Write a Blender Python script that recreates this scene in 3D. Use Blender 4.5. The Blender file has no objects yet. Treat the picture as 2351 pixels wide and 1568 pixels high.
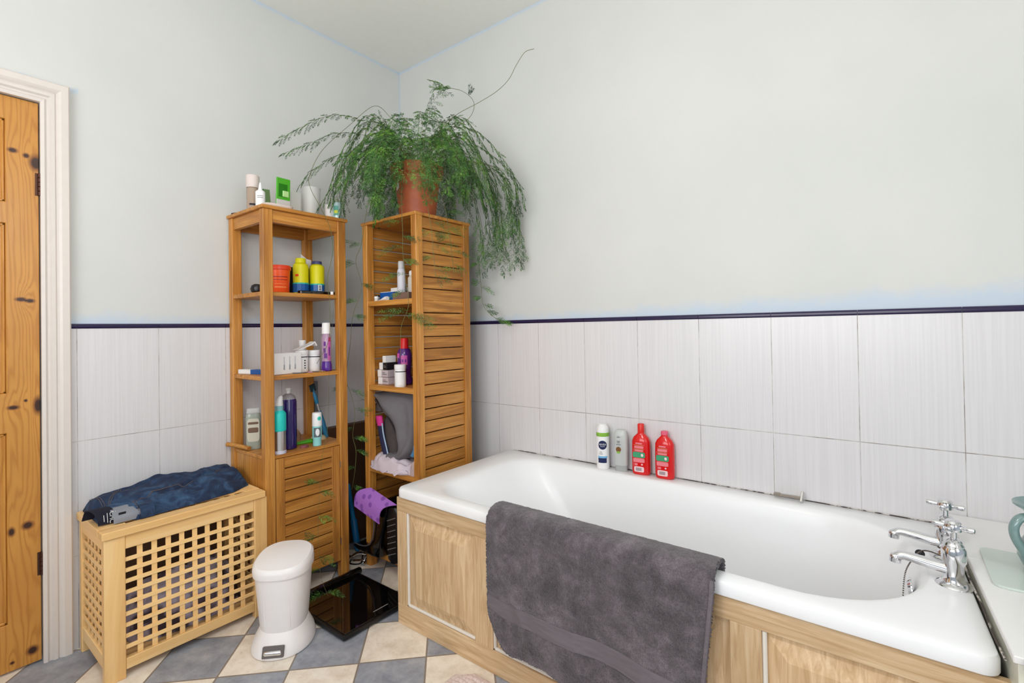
import bpy, bmesh, math, random
from mathutils import Vector, Matrix, noise
random.seed(7)
PI = math.pi
S = bpy.context.scene
COL = S.collection

# ------------------------------------------------------------------ camera
cam_d = bpy.data.cameras.new('camera'); cam = bpy.data.objects.new('camera', cam_d); COL.objects.link(cam)
F_PX, YAW, PITCH, ROLL, SH = 1122.16, 0.6584, 0.0097, -0.0160, -39.47
cam_d.sensor_width = 36.0; cam_d.lens = 36.0 * F_PX / 2351.0
cam_d.shift_y = SH / 2351.0; cam_d.clip_start = 0.02
cy_, sy_, cp_, sp_ = math.cos(YAW), math.sin(YAW), math.cos(PITCH), math.sin(PITCH)
fw = Vector((-sy_ * cp_, cy_ * cp_, sp_)); r0 = Vector((cy_, sy_, 0)); u0 = r0.cross(fw)
cr_, sr_ = math.cos(ROLL), math.sin(ROLL)
rr = r0 * cr_ + u0 * sr_; uu = -r0 * sr_ + u0 * cr_
M = Matrix((rr, uu, -fw)).transposed().to_4x4(); M.translation = Vector((2.3335, -1.9352, 1.1225))
cam.matrix_world = M
S.camera = cam

# ------------------------------------------------------------------ colour management / world / lights
S.view_settings.view_transform = 'Standard'; S.view_settings.look = 'None'
S.view_settings.gamma = 1.0; S.view_settings.use_curve_mapping = False
S.view_settings.exposure = 0.12
W = bpy.data.worlds.new('world'); S.world = W; W.use_nodes = True
bgn = W.node_tree.nodes['Background']; bgn.inputs[0].default_value = (0.85, 0.93, 1.0, 1); bgn.inputs[1].default_value = 0.8

def area(name, loc, rot, sx, sy, e, col=(1, 1, 1)):
    l = bpy.data.lights.new(name, 'AREA'); l.shape = 'RECTANGLE'; l.size = sx; l.size_y = sy; l.energy = e; l.color = col
    o = bpy.data.objects.new(name, l); o.location = loc; o.rotation_euler = rot; COL.objects.link(o); return o
RX, RY, RZ = 3.45, -3.25, 2.69
area('unseen_window_light', (1.75, RY - 0.10, 1.55), (math.radians(124), 0, 0), 1.75, 1.35, 40, (0.97, 0.98, 1.0))  # area lamp at the added front window, tilted up to lift the ceiling
area('unseen_side_window_light', (RX + 0.10, -1.85, 1.62), (math.radians(90), 0, math.radians(90)), 1.15, 1.3, 15, (0.97, 0.98, 1.0))  # area lamp at the added side window

# ------------------------------------------------------------------ material helpers
def lin(c):
    return tuple(((v / 255) / 12.92 if v / 255 <= .04045 else ((v / 255 + .055) / 1.055) ** 2.4) for v in c) + (1,)
class NT:
    def __init__(s, name):
        s.m = bpy.data.materials.new(name); s.m.use_nodes = True; s.t = s.m.node_tree; s.b = s.t.nodes['Principled BSDF']
    def n(s, typ, **kw):
        x = s.t.nodes.new(typ)
        for k, v in kw.items(): setattr(x, k, v)
        return x
    def l(s, a, b): s.t.links.new(a, b)
    def math(s, op, a, b=None, c=None, clamp=False):
        x = s.n('ShaderNodeMath', operation=op); x.use_clamp = clamp
        for i, v in enumerate((a, b, c)):
            if v is None: continue
            if isinstance(v, (int, float)): x.inputs[i].default_value = v
            else: s.l(v, x.inputs[i])
        return x.outputs[0]
    def mix(s, f, a, b):
        x = s.n('ShaderNodeMix', data_type='RGBA')
        for i, v in ((0, f), (6, a), (7, b)):
            if isinstance(v, (int, float)): x.inputs[i].default_value = v
            elif isinstance(v, tuple): x.inputs[i].default_value = v
            else: s.l(v, x.inputs[i])
        return x.outputs[2]
    def pos(s):
        return s.n('ShaderNodeTexCoord').outputs['Object']
    def noise(s, vec, scale, detail=3, rough=.5, dist=0, sc=(1, 1, 1)):
        mp = s.n('ShaderNodeMapping'); mp.inputs['Scale'].default_value = sc; s.l(vec, mp.inputs[0])
        x = s.n('ShaderNodeTexNoise'); x.inputs['Scale'].default_value = scale; x.inputs['Detail'].default_value = detail
        x.inputs['Roughness'].default_value = rough; x.inputs['Distortion'].default_value = dist
        s.l(mp.outputs[0], x.inputs['Vector']); return x.outputs[0]
    def ramp(s, f, stops):
        x = s.n('ShaderNodeValToRGB'); e = x.color_ramp.elements
        while len(e) < len(stops): e.new(.5)
        for i, (p, c) in enumerate(stops):
            e[i].position = p; e[i].color = c if isinstance(c, tuple) else (c, c, c, 1)
        s.l(f, x.inputs[0]); return x.outputs[0]
    def bump(s, h, strength=.2, dist=.002):
        x = s.n('ShaderNodeBump'); x.inputs['Strength'].default_value = strength; x.inputs['Distance'].default_value = dist
        s.l(h, x.inputs['Height']); s.l(x.outputs[0], s.b.inputs['Normal'])
    def col(s, c):
        if isinstance(c, tuple): s.b.inputs['Base Color'].default_value = c
        else: s.l(c, s.b.inputs['Base Color'])
    def set(s, **kw):
        for k, v in kw.items():
            k = k.replace('_', ' ')
            s.b.inputs[k].default_value = v
_pc = {}
def plain(name, c, rough=.45, metal=0.0, trans=0.0, ior=1.45, var=.05, coat=0.0, alpha=1.0):
    """simple procedural finish: base colour with a faint mottling"""
    key = (name, c, rough, metal, trans)
    if key in _pc: return _pc[key]
    t = NT(name); b = lin(c); p = t.pos()
    f = t.noise(p, 35, 3)
    d = tuple(v * (1 - var) for v in b[:3]) + (1,)
    t.col(t.mix(f, d, b)); t.set(Roughness=rough, Metallic=metal, IOR=ior)
    t.b.inputs['Transmission Weight'].default_value = trans
    t.b.inputs['Coat Weight'].default_value = coat
    if alpha < 1: t.b.inputs['Alpha'].default_value = alpha
    _pc[key] = t.m; return t.m

def wood(name, c_light, c_mid, c_dark, axis='z', scale=30, rough=.42, seed=0.0, contrast=1.0):
    t = NT(name); p = t.pos()
    oi = t.n('ShaderNodeObjectInfo')
    off = t.n('ShaderNodeCombineXYZ'); r = t.math('MULTIPLY', oi.outputs['Random'], 7.0)
    for i in range(3): t.l(r, off.inputs[i])
    ad = t.n('ShaderNodeVectorMath', operation='ADD'); t.l(p, ad.inputs[0]); t.l(off.outputs[0], ad.inputs[1]); p = ad.outputs[0]
    sc = {'x': (.07, 1, 1), 'y': (1, .07, 1), 'z': (1, 1, .07)}[axis]
    sc2 = {'x': (.02, 1, 1), 'y': (1, .02, 1), 'z': (1, 1, .02)}[axis]
    a = t.noise(p, scale, 4, .55, 1.2, sc); b = t.noise(p, scale * 9, 3, .6, 0, sc2)
    big = t.noise(p, 4, 2, .5, 0, tuple(.5 if v < 1 else v for v in sc))
    c = t.ramp(a, [(.32, lin(c_dark)), (.5, lin(c_mid)), (.68, lin(c_light))])
    c = t.mix(t.ramp(b, [(.42, .45 * contrast), (.6, 0.0)]), c, lin(c_dark))
    c = t.mix(t.math('MULTIPLY', big, .35), c, lin(c_mid))
    rv = t.math('MULTIPLY_ADD', oi.outputs['Random'], .18, .90)
    h = t.n('ShaderNodeHueSaturation'); t.l(c, h.inputs['Color']); t.l(rv, h.inputs['Value'])
    t.col(h.outputs[0]); t.set(Roughness=rough); t.bump(b, .12, .001)
    return t.m
AC = [((206, 147, 72), (190, 126, 52), (160, 98, 36))]
ACX, ACY, ACZ = (wood('oiled_acacia_' + a, (230, 168, 86), (206, 140, 60), (148, 92, 38), a, 24, contrast=1.2) for a in 'xyz')
BIX, BIY, BIZ = (wood('pale_birch_' + a, (255, 220, 160), (250, 206, 140), (234, 182, 114), a, 14, .4, contrast=.25) for a in 'xyz')
OKX, OKZ = (wood('limed_oak_' + a, (228, 202, 166), (208, 176, 136), (184, 148, 106), a, 60, .5, contrast=.45) for a in 'xz')

# plaster with the old blue paint showing where it was cut in badly
def plaster(name, horiz):
    t = NT(name); p = t.pos(); s = t.n('ShaderNodeSeparateXYZ'); t.l(p, s.inputs[0])
    z = s.outputs[2]; h = s.outputs[horiz]
    base = t.mix(t.ramp(t.noise(p, 2.2, 4), [(.35, 0.0), (.7, 1.0)]), lin((215, 216, 213)), lin((209, 211, 208)))
    blue = lin((190, 208, 228))
    n1 = t.noise(p, 9, 5, .65); n2 = t.noise(p, 40, 3, .6)
    nn = t.math('MULTIPLY_ADD', n1, .09, -.045); nn2 = t.math('MULTIPLY_ADD', n2, .03, -.015)
    nn = t.math('ADD', nn, nn2)
    def band(dist, w, soft):   # 1 near dist=0
        d = t.math('ADD', dist, nn); return t.math('DIVIDE', t.math('SUBTRACT', w, d), soft, clamp=True)
    low_w = t.math('MULTIPLY_ADD', t.math('ABSOLUTE', h), .022, .030)
    low = t.math('DIVIDE', t.math('SUBTRACT', low_w, t.math('ADD', t.math('SUBTRACT', z, 1.157), nn)), .045, clamp=True)
    top = band(t.math('MULTIPLY', t.math('SUBTRACT', RZ, z), 3.0), .060, .045)
    cor = band(t.math('MULTIPLY', t.math('ABSOLUTE', h), 4.0), .045, .06)
    f = t.math('MAXIMUM', t.math('MAXIMUM', low, top), cor)
    if horiz == 1:  # over the door head
        dz = t.math('SUBTRACT', z, 2.015); dd = t.math('MULTIPLY', t.math('ABSOLUTE', dz), 1.0)
        m = t.math('LESS_THAN', h, -1.49); f = t.math('MAXIMUM', f, t.math('MULTIPLY', band(dd, .018, .02), m))
    t.col(t.mix(t.math('MULTIPLY', f, .72), base, blue)); t.set(Roughness=.75)
    t.bump(t.noise(p, 60, 3, .6, 0, (1, 1, .4)), .08, .001)
    return t.m

def tiling(name, horiz):
    t = NT(name); p = t.pos(); s = t.n('ShaderNodeSeparateXYZ'); t.l(p, s.inputs[0])
    z = s.outputs[2]; h = t.math('ABSOLUTE', s.outputs[horiz])
    fx = t.math('FRACT', t.math('DIVIDE', h, .25)); fz = t.math('FRACT', t.math('DIVIDE', t.math('SUBTRACT', 1.149 + .41 * 4, z), .4095))
    ex = t.math('MULTIPLY', t.math('MINIMUM', fx, t.math('SUBTRACT', 1.0, fx)), .25)
    ez = t.math('MULTIPLY', t.math('MINIMUM', fz, t.math('SUBTRACT', 1.0, fz)), .4095)
    e = t.math('MINIMUM', ex, t.math('MULTIPLY', ez, .8))
    g = t.math('LESS_THAN', e, .0011)
    sc = (.02, .02, .02); sc = tuple(1.0 if i == horiz else (.015 if i == 2 else 0.0) for i in range(3))
    st = t.noise(p, 150, 2, .6, 0, sc); st2 = t.noise(p, 420, 2, .5, 0, sc)
    c = t.mix(t.ramp(st, [(.40, 0.0), (.62, 1.0)]), lin((225, 223, 225)), lin((219, 217, 219)))
    c = t.mix(t.math('MULTIPLY', st2, .16), c, lin((212, 209, 212)))
    dirt = t.ramp(t.noise(p, 7, 4, .7), [(.42, 0.0), (.62, 1.0)])
    gc = t.mix(dirt, lin((203, 200, 198)), lin((150, 143, 138)))
    t.col(t.mix(g, c, gc)); t.l(t.math('MULTIPLY_ADD', g, .5, .28), t.b.inputs['Roughness'])
    hh = t.math('MULTIPLY_ADD', t.math('MULTIPLY', e, 400, clamp=True), .5, t.math('MULTIPLY', st, .15))
    t.bump(hh, .30, .0012)
    return t.m

def vinyl():
    t = NT('checker_vinyl'); p = t.pos(); s = t.n('ShaderNodeSeparateXYZ'); t.l(p, s.inputs[0])
    x, y = s.outputs[0], s.outputs[1]; q = 1 / math.sqrt(2); sz = .225
    u = t.math('DIVIDE', t.math('SUBTRACT', t.math('MULTIPLY', t.math('ADD', x, y), q), -.0396), sz)
    v = t.math('DIVIDE', t.math('SUBTRACT', t.math('MULTIPLY', t.math('SUBTRACT', y, x), q), -1.2997), sz)
    par = t.math('ABSOLUTE', t.math('MODULO', t.math('ADD', t.math('FLOOR', u), t.math('FLOOR', v)), 2.0))
    fu, fv = t.math('FRACT', u), t.math('FRACT', v)
    e = t.math('MINIMUM', t.math('MINIMUM', fu, t.math('SUBTRACT', 1.0, fu)), t.math('MINIMUM', fv, t.math('SUBTRACT', 1.0, fv)))
    a = t.noise(p, 13, 8, .72, .15); b = t.noise(p, 46, 6, .75)
    light = t.ramp(a, [(.3, lin((222, 206, 188))), (.55, lin((244, 234, 220))), (.75, lin((250, 244, 232)))])
    light = t.mix(t.ramp(b, [(.58, 0.0), (.7, .45)]), light, lin((186, 164, 142)))
    dark = t.ramp(a, [(.3, lin((128, 132, 144))), (.55, lin((160, 164, 174))), (.75, lin((190, 190, 194)))])
    dark = t.mix(t.ramp(b, [(.56, 0.0), (.7, .5)]), dark, lin((164, 158, 154)))
    c = t.mix(par, light, dark)
    c = t.mix(t.math('LESS_THAN', e, .013), c, lin((140, 128, 116)))
    t.col(c); t.set(Roughness=.5); t.bump(b, .08, .001)
    return t.m

def pine():
    t = NT('knotty_pine'); p = t.pos(); s = t.n('ShaderNodeSeparateXYZ'); t.l(p, s.inputs[0])
    y, z = s.outputs[1], s.outputs[2]
    knots = [(-1.66, 1.755, .010, .007), (-1.627, 1.745, .007, .007), (-1.603, 1.725, .014, .022), (-1.642, 1.250, .012, .006), (-1.63, 1.247, .005, .004),
             (-1.620, 1.246, .010, .006), (-1.662, .885, .012, .006), (-1.632, .905, .004, .004), (-1.601, .885, .010, .024), (-1.629, .480, .012, .011), (-1.668, .470, .007, .012), (-1.619, .052, .012, .012), (-1.668, .035, .005, .004)]
    k = None; warp = None
    for ky, kz, ry, rz in knots:
        dy = t.math('DIVIDE', t.math('SUBTRACT', y, ky), ry); dz = t.math('DIVIDE', t.math('SUBTRACT', z, kz), rz)
        dz2 = t.math('DIVIDE', dz, 5.0); 
        d = t.math('SQRT', t.math('ADD', t.math('MULTIPLY', dy, dy), t.math('MULTIPLY', dz, dz)))
        w = t.math('EXPONENT', t.math('MULTIPLY', t.math('ADD', t.math('MULTIPLY', dy, dy), t.math('MULTIPLY', dz2, dz2)), -.35))
        k = d if k is None else t.math('MINIMUM', k, d); warp = w if warp is None else t.math('ADD', warp, w)
    a = t.noise(p, 9, 4, .55, .8, (1, 1, .12))
    wv = t.math('MULTIPLY_ADD', warp, .35, t.math('MULTIPLY_ADD', a, 1.6, t.math('MULTIPLY', y, 14)))
    rings = t.math('SINE', t.math('MULTIPLY', wv, 26)); rings = t.math('POWER', t.math('MULTIPLY_ADD', rings, .5, .5), 2.5)
    c = t.mix(t.math('MULTIPLY', rings, .55), lin((206, 146, 66)), lin((168, 104, 36)))
    c = t.mix(t.ramp(t.noise(p, 3, 3), [(.4, 0.0), (.75, .55)]), c, lin((180, 118, 48)))
    c = t.mix(t.math('MULTIPLY', t.math('DIVIDE', t.math('SUBTRACT', 1.7, k), .7, clamp=True), .8), c, lin((110, 58, 24)))
    c = t.mix(t.math('DIVIDE', t.math('SUBTRACT', 1.0, k), .3, clamp=True), c, lin((58, 30, 16)))
    t.col(c); t.set(Roughness=.35); t.bump(rings, .06, .001); return t.m

M_PL_L, M_PL_B = plaster('painted_plaster_left', 1), plaster('painted_plaster_back', 0)
M_TL, M_TB = tiling('ribbed_white_tile_left', 1), tiling('ribbed_white_tile_back', 0)
M_FLOOR, M_PINE = vinyl(), pine()
M_CEIL = plain('cream_ceiling_paint', (243, 243, 236), .8, var=.04)
M_NAVY = plain('navy_glazed_tile', (44, 34, 72), .2, var=.2)
M_GLOSSW = plain('white_gloss_paint', (226, 217, 210), .35, var=.06)
M_ACRYL = plain('white_acrylic', (243, 244, 246), .28, var=.01)
M_CHROME = plain('polished_chrome', (225, 225, 228), .06, 1.0, var=.02)
M_STEEL = plain('brushed_steel', (214, 212, 210), .34, 1.0)
M_BLACK = plain('black_plastic', (22, 21, 22), .35)
M_BLACKG = plain('black_gloss', (10, 9, 10), .06, var=.02, coat=.5)
M_WHITE = plain('white_plastic', (244, 243, 243), .35, var=.02)
M_PAPER = plain('white_card', (242, 240, 239), .6, var=.03)
M_GREYINK = plain('grey_ink', (120, 118, 124), .6)
M_BLACKINK = plain('black_ink', (34, 32, 38), .6)
M_WHITEINK = plain('white_ink', (236, 236, 238), .6)

# ------------------------------------------------------------------ mesh helpers
def bm_new(): return bmesh.new()
def box(bm, x0, x1, y0, y1, z0, z1, bev=0.0, seg=1):
    b = bmesh.new(); bmesh.ops.create_cube(b, size=1)
    for v in b.verts:
        v.co = Vector(((x0 + x1) / 2 + v.co.x * (x1 - x0), (y0 + y1) / 2 + v.co.y * (y1 - y0), (z0 + z1) / 2 + v.co.z * (z1 - z0)))
    if bev: bmesh.ops.bevel(b, geom=b.edges[:], offset=bev, segments=seg, affect='EDGES', profile=.5)
    merge(bm, b)
    return bm
def merge(bm, b, mat=None):
    me = bpy.data.meshes.new('tmp')
    if mat is not None: bmesh.ops.transform(b, matrix=mat, verts=b.verts[:])
    b.to_mesh(me); b.free(); bm.from_mesh(me); bpy.data.meshes.remove(me)
def obox(bm, c, size, rot=(0, 0, 0), bev=0.0, seg=1):
    b = bmesh.new(); bmesh.ops.create_cube(b, size=1)
    for v in b.verts: v.co = Vector((v.co.x * size[0], v.co.y * size[1], v.co.z * size[2]))
    if bev: bmesh.ops.bevel(b, geom=b.edges[:], offset=bev, segments=seg, affect='EDGES', profile=.5)
    from mathutils import Euler
    m = Euler(rot).to_matrix().to_4x4(); m.translation = Vector(c)
    merge(bm, b, m); return bm
def ring(cx, cy, z, rx, ry, e=2.0, n=32, rot=0.0):
    out = []
    for i in range(n):
        a = 2 * PI * i / n; c, s = math.cos(a), math.sin(a)
        x = rx * math.copysign(abs(c) ** (2 / e), c); y = ry * math.copysign(abs(s) ** (2 / e), s)
        out.append(Vector((cx + x * math.cos(rot) - y * math.sin(rot), cy + x * math.sin(rot) + y * math.cos(rot), z)))
    return out
def skin(bm, rings, cap0=True, cap1=True, closed=True):
    vs = [[bm.verts.new(p) for p in r] for r in rings]; n = len(vs[0])
    for a, b in zip(vs, vs[1:]):
        for i in range(n if closed else n - 1):
            j = (i + 1) % n; bm.faces.new((a[i], a[j], b[j], b[i]))
    if cap0: bm.faces.new(list(reversed(vs[0])))
    if cap1: bm.faces.new(vs[-1])
    return bm
def lathe(bm, prof, cx=0, cy=0, n=28, cap0=True, cap1=True, e=2.0, k=1.0, rot=0.0):
    """prof: (radius, z); k squashes y"""
    return skin(bm, [ring(cx, cy, z, max(r, 1e-4), max(r * k, 1e-4), e, n, rot) for r, z in prof], cap0, cap1)
def frames(pts):
    T = [(pts[min(i + 1, len(pts) - 1)] - pts[max(i - 1, 0)]).normalized() for i in range(len(pts))]
    a = Vector((0, 0, 1)) if abs(T[0].z) < .9 else Vector((1, 0, 0))
    N = [(a - T[0] * a.dot(T[0])).normalized()]
    for t in T[1:]:
        v = N[-1] - t * N[-1].dot(t); N.append(v.normalized() if v.length > 1e-6 else N[-1])
    return T, N
def tube(bm, pts, r, n=12, sq=1.0):
    pts = [Vector(p) for p in pts]; T, N = frames(pts)
    R = r if isinstance(r, (list, tuple)) else [r] * len(pts)
    rings = []
    for p, t, m, q in zip(pts, T, N, R):
        b = t.cross(m); rings.append([p + (m * math.cos(2 * PI * i / n) + b * sq * math.sin(2 * PI * i / n)) * q for i in range(n)])
    return skin(bm, rings)
def spline(pts, k=6):
    pts = [Vector(p) for p in pts]; P = [pts[0] * 2 - pts[1]] + pts + [pts[-1] * 2 - pts[-2]]; out = []
    for i in range(1, len(P) - 2):
        for j in range(k):
            t = j / k; a, b, c, d = P[i - 1], P[i], P[i + 1], P[i + 2]
            out.append(.5 * ((2 * b) + (c - a) * t + (2 * a - 5 * b + 4 * c - d) * t * t + (3 * b - a - 3 * c + d) * t ** 3))
    out.append(pts[-1]); return out
def prism(bm, poly, axis, d0, d1, bev=0.0):
    """poly of 2-d points in the plane perpendicular to axis"""
    def P(a, b, d): return {'x': Vector((d, a, b)), 'y': Vector((a, d, b)), 'z': Vector((a, b, d))}[axis]
    b = bmesh.new(); skin(b, [[P(q[0], q[1], d0) for q in poly], [P(q[0], q[1], d1) for q in poly]])
    bmesh.ops.recalc_face_normals(b, faces=b.faces[:])
    if bev: bmesh.ops.bevel(b, geom=b.edges[:], offset=bev, segments=2, affect='EDGES', profile=.5)
    merge(bm, b); return bm
def patch(bm, cx, cy, r, a, half, z0, z1, n=12, k=1.0, rot=0.0, th=.0006):
    """a curved label on an upright round body; a = direction it faces (world angle)"""
    inner, outer = [], []
    for i in range(n + 1):
        t = a - half + 2 * half * i / n
        for lst, q in ((inner, r), (outer, r + th)):
            x, y = q * math.cos(t - rot), q * k * math.sin(t - rot)
            lst.append((cx + x * math.cos(rot) - y * math.sin(rot), cy + x * math.sin(rot) + y * math.cos(rot)))
    loop = outer + inner[::-1]
    b = bmesh.new(); skin(b, [[Vector((x, y, z0)) for x, y in loop], [Vector((x, y, z1)) for x, y in loop]], False, False)
    vs = b.verts[:]; m = len(loop)
    b.verts.ensure_lookup_table()
    for off in (0, m):
        for i in range(n):
            q = [b.verts[off + i], b.verts[off + i + 1], b.verts[off + m - 2 - i], b.verts[off + m - 1 - i]]
            b.faces.new(q)
    merge(bm, b); return bm
def text_bm(s, size):
    cu = bpy.data.curves.new('t', 'FONT'); cu.body = s; cu.size = size; cu.align_x = 'CENTER'; cu.align_y = 'CENTER'; cu.extrude = .0003
    o = bpy.data.objects.new('t', cu); COL.objects.link(o); bpy.context.view_layer.update()
    me = o.evaluated_get(bpy.context.evaluated_depsgraph_get()).to_mesh(); b = bmesh.new(); b.from_mesh(me)
    bpy.data.objects.remove(o); bpy.data.curves.remove(cu); return b
def text_flat(bm, s, size, origin, right, up):
    b = text_bm(s, size); R, U = Vector(right).normalized(), Vector(up).normalized(); N = R.cross(U); o = Vector(origin)
    for v in b.verts: v.co = o + R * v.co.x + U * v.co.y + N * v.co.z
    merge(bm, b)
def text_cyl(bm, s, size, cx, cy, r, a, z):
    b = text_bm(s, size)
    for v in b.verts:
        t = a + v.co.x / r; q = r + v.co.z; v.co = Vector((cx + q * math.cos(t), cy + q * math.sin(t), z + v.co.y))
    merge(bm, b)

class Thing:
    def __init__(s, name, label, cat, base=(0, 0, 0), group=None, rz=0.0, kind=None, local=False):
        s.o = bpy.data.objects.new(name, None); COL.objects.link(s.o); s.o.empty_display_size = .05
        s.o.location = base; s.base = Vector((0, 0, 0)) if local else Vector(base)
        s.o.rotation_euler.z = rz
        if kind: s.o['kind'] = kind
        else: s.o['label'] = label; s.o['category'] = cat
        if group: s.o['group'] = group
    def part(s, name, bm, mat, smooth=False, parent=None, label=None, kind=None):
        o = mesh_obj(name, bm, mat, smooth, s.base); o.parent = parent or s.o
        if label: o['label'] = label
        if kind: o['kind'] = kind
        return o
def mesh_obj(name, bm, mat, smooth=False, base=Vector((0, 0, 0))):
    bmesh.ops.recalc_face_normals(bm, faces=bm.faces[:])
    for v in bm.verts: v.co -= base
    if smooth:
        for f in bm.faces: f.smooth = True
        for e in bm.edges:
            if len(e.link_faces) == 2 and e.calc_face_angle(0) > .6: e.smooth = False
    me = bpy.data.meshes.new(name); bm.to_mesh(me); bm.free(); me.materials.append(mat)
    o = bpy.data.objects.new(name, me); COL.objects.link(o); return o
def single(name, label, cat, bm, mat, base, smooth=False, group=None):
    o = mesh_obj(name, bm, mat, smooth, Vector(base)); o.location = base; o['label'] = label; o['category'] = cat
    if group: o['group'] = group
    return o
def struct(name, bm, mat, smooth=False, parent=None):
    o = mesh_obj(name, bm, mat, smooth)
    if parent: o.parent = parent
    else: o['kind'] = 'structure'
    return o

# ================================================================== ROOM
struct('floor', box(bm_new(), -.1, RX + .1, RY - .1, .1, -.05, 0), M_FLOOR)
struct('ceiling', box(bm_new(), -.1, RX + .1, RY - .1, .1, RZ, RZ + .05), M_CEIL)
TB = 1.149                      # top of the tiling
DY0, DY1, DZ = -2.375, -1.592, 1.940   # door opening
b = bm_new(); box(b, -.1, 0, DY1, 0, 0, RZ); box(b, -.1, 0, DY0, DY1, DZ, RZ); box(b, -.1, 0, RY, DY0, 0, RZ)
wl = struct('wall_left', b, M_PL_L)
b = bm_new(); box(b, -.02, .006, -1.516, 0, 0, TB); box(b, -.02, .006, RY, DY0 - .076, 0, TB); struct('tiling', b, M_TL, parent=wl)
wb = struct('wall_back', box(bm_new(), -.1, RX + .1, 0, .1, 0, RZ), M_PL_B)
struct('tiling', box(bm_new(), .0, RX, -.006, .02, 0, TB), M_TB, parent=wb)
WX0, WX1, WZ0, WZ1 = .85, 2.65, .95, 2.3
b = bm_new(); box(b, -.1, WX0, RY - .1, RY, 0, RZ); box(b, WX1, RX + .1, RY - .1, RY, 0, RZ); box(b, WX0, WX1, RY - .1, RY, 0, WZ0); box(b, WX0, WX1, RY - .1, RY, WZ1, RZ)
struct('wall_front', b, M_PL_B)
SY0, SY1, SZ0, SZ1 = -2.45, -1.25, .95, 2.3
b = bm_new(); box(b, RX, RX + .1, RY, SY0, 0, RZ); box(b, RX, RX + .1, SY1, .0, 0, RZ); box(b, RX, RX + .1, SY0, SY1, 0, SZ0); box(b, RX, RX + .1, SY0, SY1, SZ1, RZ)
struct('wall_right', b, M_PL_L)
t = NT('window_glass'); tr = t.n('ShaderNodeBsdfTransparent'); gl = t.n('ShaderNodeBsdfGlossy'); gl.inputs['Roughness'].default_value = .05
mx = t.n('ShaderNodeMixShader'); mx.inputs[0].default_value = .06; t.l(tr.outputs[0], mx.inputs[1]); t.l(gl.outputs[0], mx.inputs[2])
t.l(mx.outputs[0], t.t.nodes['Material Output'].inputs[0]); M_PANE = t.m
def window(n, horiz, a0, a1, z0, z1, d):
    def B(bm, p0, p1, q0, q1, e0, e1):
        if horiz == 'x': box(bm, p0, p1, d + e0, d + e1, q0, q1, .004)
        else: box(bm, d + e0, d + e1, p0, p1, q0, q1, .004)
    b = bm_new(); w = .06
    B(b, a0, a0 + w, z0, z1, -.03, .03); B(b, a1 - w, a1, z0, z1, -.03, .03); B(b, a0, a1, z0, z0 + w, -.03, .03); B(b, a0, a1, z1 - w, z1, -.03, .03)
    m = (a0 + a1) / 2; B(b, m - .03, m + .03, z0, z1, -.025, .025)
    f = struct(n, b, M_GLOSSW)
    b = bm_new(); B(b, a0 + w, a1 - w, z0 + w, z1 - w, -.004, .004); struct('window_pane', b, M_PANE, parent=f)
window('unseen_window_1', 'x', WX0, WX1, WZ0, WZ1, RY - .04)  # both windows are out of view, added to light the room
window('unseen_window_2', 'y', SY0, SY1, SZ0, SZ1, RX + .04)
# navy border strips over the tiling
b = bm_new()
x = .0
while x < RX:
    tube(b, [(x + .0008, -.002, 1.1575), (min(x + .25, RX) - .0008, -.002, 1.1575)], .0095, 10); x += .25
struct('trim_1', b, M_NAVY, True)
b = bm_new(); y = 0
while y > -1.514:
    tube(b, [(.002, y - .0008, 1.1575), (.002, max(y - .25, -1.516) + .0008, 1.1575)], .0095, 10); y -= .25
struct('trim_2', b, M_NAVY, True)
# door casing: one moulded section, mitred
prof = [(0, 0), (0, .014), (.010, .017), (.016, .012), (.021, .012), (.026, .020), (.036, .020), (.040, .016), (.046, .022), (.053, .026), (.072, .026), (.076, .022), (.076, 0)]
def casing(bm, path_out):
    rings = []
    for (y, z, dy, dz) in path_out:
        rings.append([Vector((h, y + dy * w, z + dz * w)) for w, h in prof])
    skin(bm, rings)
b = bm_new()
casing(b, [(DY1 - .002, 0, 1, 0), (DY1 - .002, DZ - .002, 1, 1), (DY0 + .002, DZ - .002, -1, 1), (DY0 + .002, 0, -1, 0)])
struct('trim_3', b, M_GLOSSW)
# pine door
b = bm_new(); X1, X0 = -.004, -.044; a, c = DY0 + .004, DY1 - .004
st = .082
for y0, y1 in ((a, a + st), (c - st, c), ((a + c) / 2 - .04, (a + c) / 2 + .04)): box(b, X0, X1, y0, y1, .008, DZ - .004, .002)
for z0, z1 in ((.008, .165), (.80, .934), (1.505, 1.578), (1.857, DZ - .004)): box(b, X0, X1 - .0005, a + st - .004, c - st + .004, z0, z1, .002)
dr = struct('door_1', b, M_PINE)
for y0, y1 in ((a + st, (a + c) / 2 - .04), ((a + c) / 2 + .04, c - st)):
    for z0, z1 in ((.165, .80), (.934, 1.505), (1.578, 1.857)):
        b = bm_new(); box(b, X0 + .008, X1 - .014, y0, y1, z0, z1); box(b, X0 + .004, X1 - .006, y0 + .028, y1 - .028, z0 + .028, z1 - .028, .008)
        for (p0, p1, q0, q1) in ((y0, y0 + .009, z0, z1), (y1 - .009, y1, z0, z1), (y0, y1, z0, z0 + .009), (y0, y1, z1 - .009, z1)):
            box(b, X0 + .01, X1 - .006, p0, p1, q0, q1, .003)
        struct('door_panel', b, M_PINE, parent=dr)
M_HINGE = plain('aged_brown_metal', (92, 62, 52), .35, .8, var=.3)
for z in (1.651, .340):
    b = bm_new(); y = DY1 - .002
    for k in range(5): lathe(b, [(.0055, z - .039 + k * .0156), (.0065, z - .038 + k * .0156), (.0065, z - .0255 + k * .0156), (.0055, z - .0245 + k * .0156)], .002, y, 12)
    box(b, -.004, -.001, y - .012, y, z - .039, z + .039)
    struct('hinge', b, M_HINGE, True, parent=dr)
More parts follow.
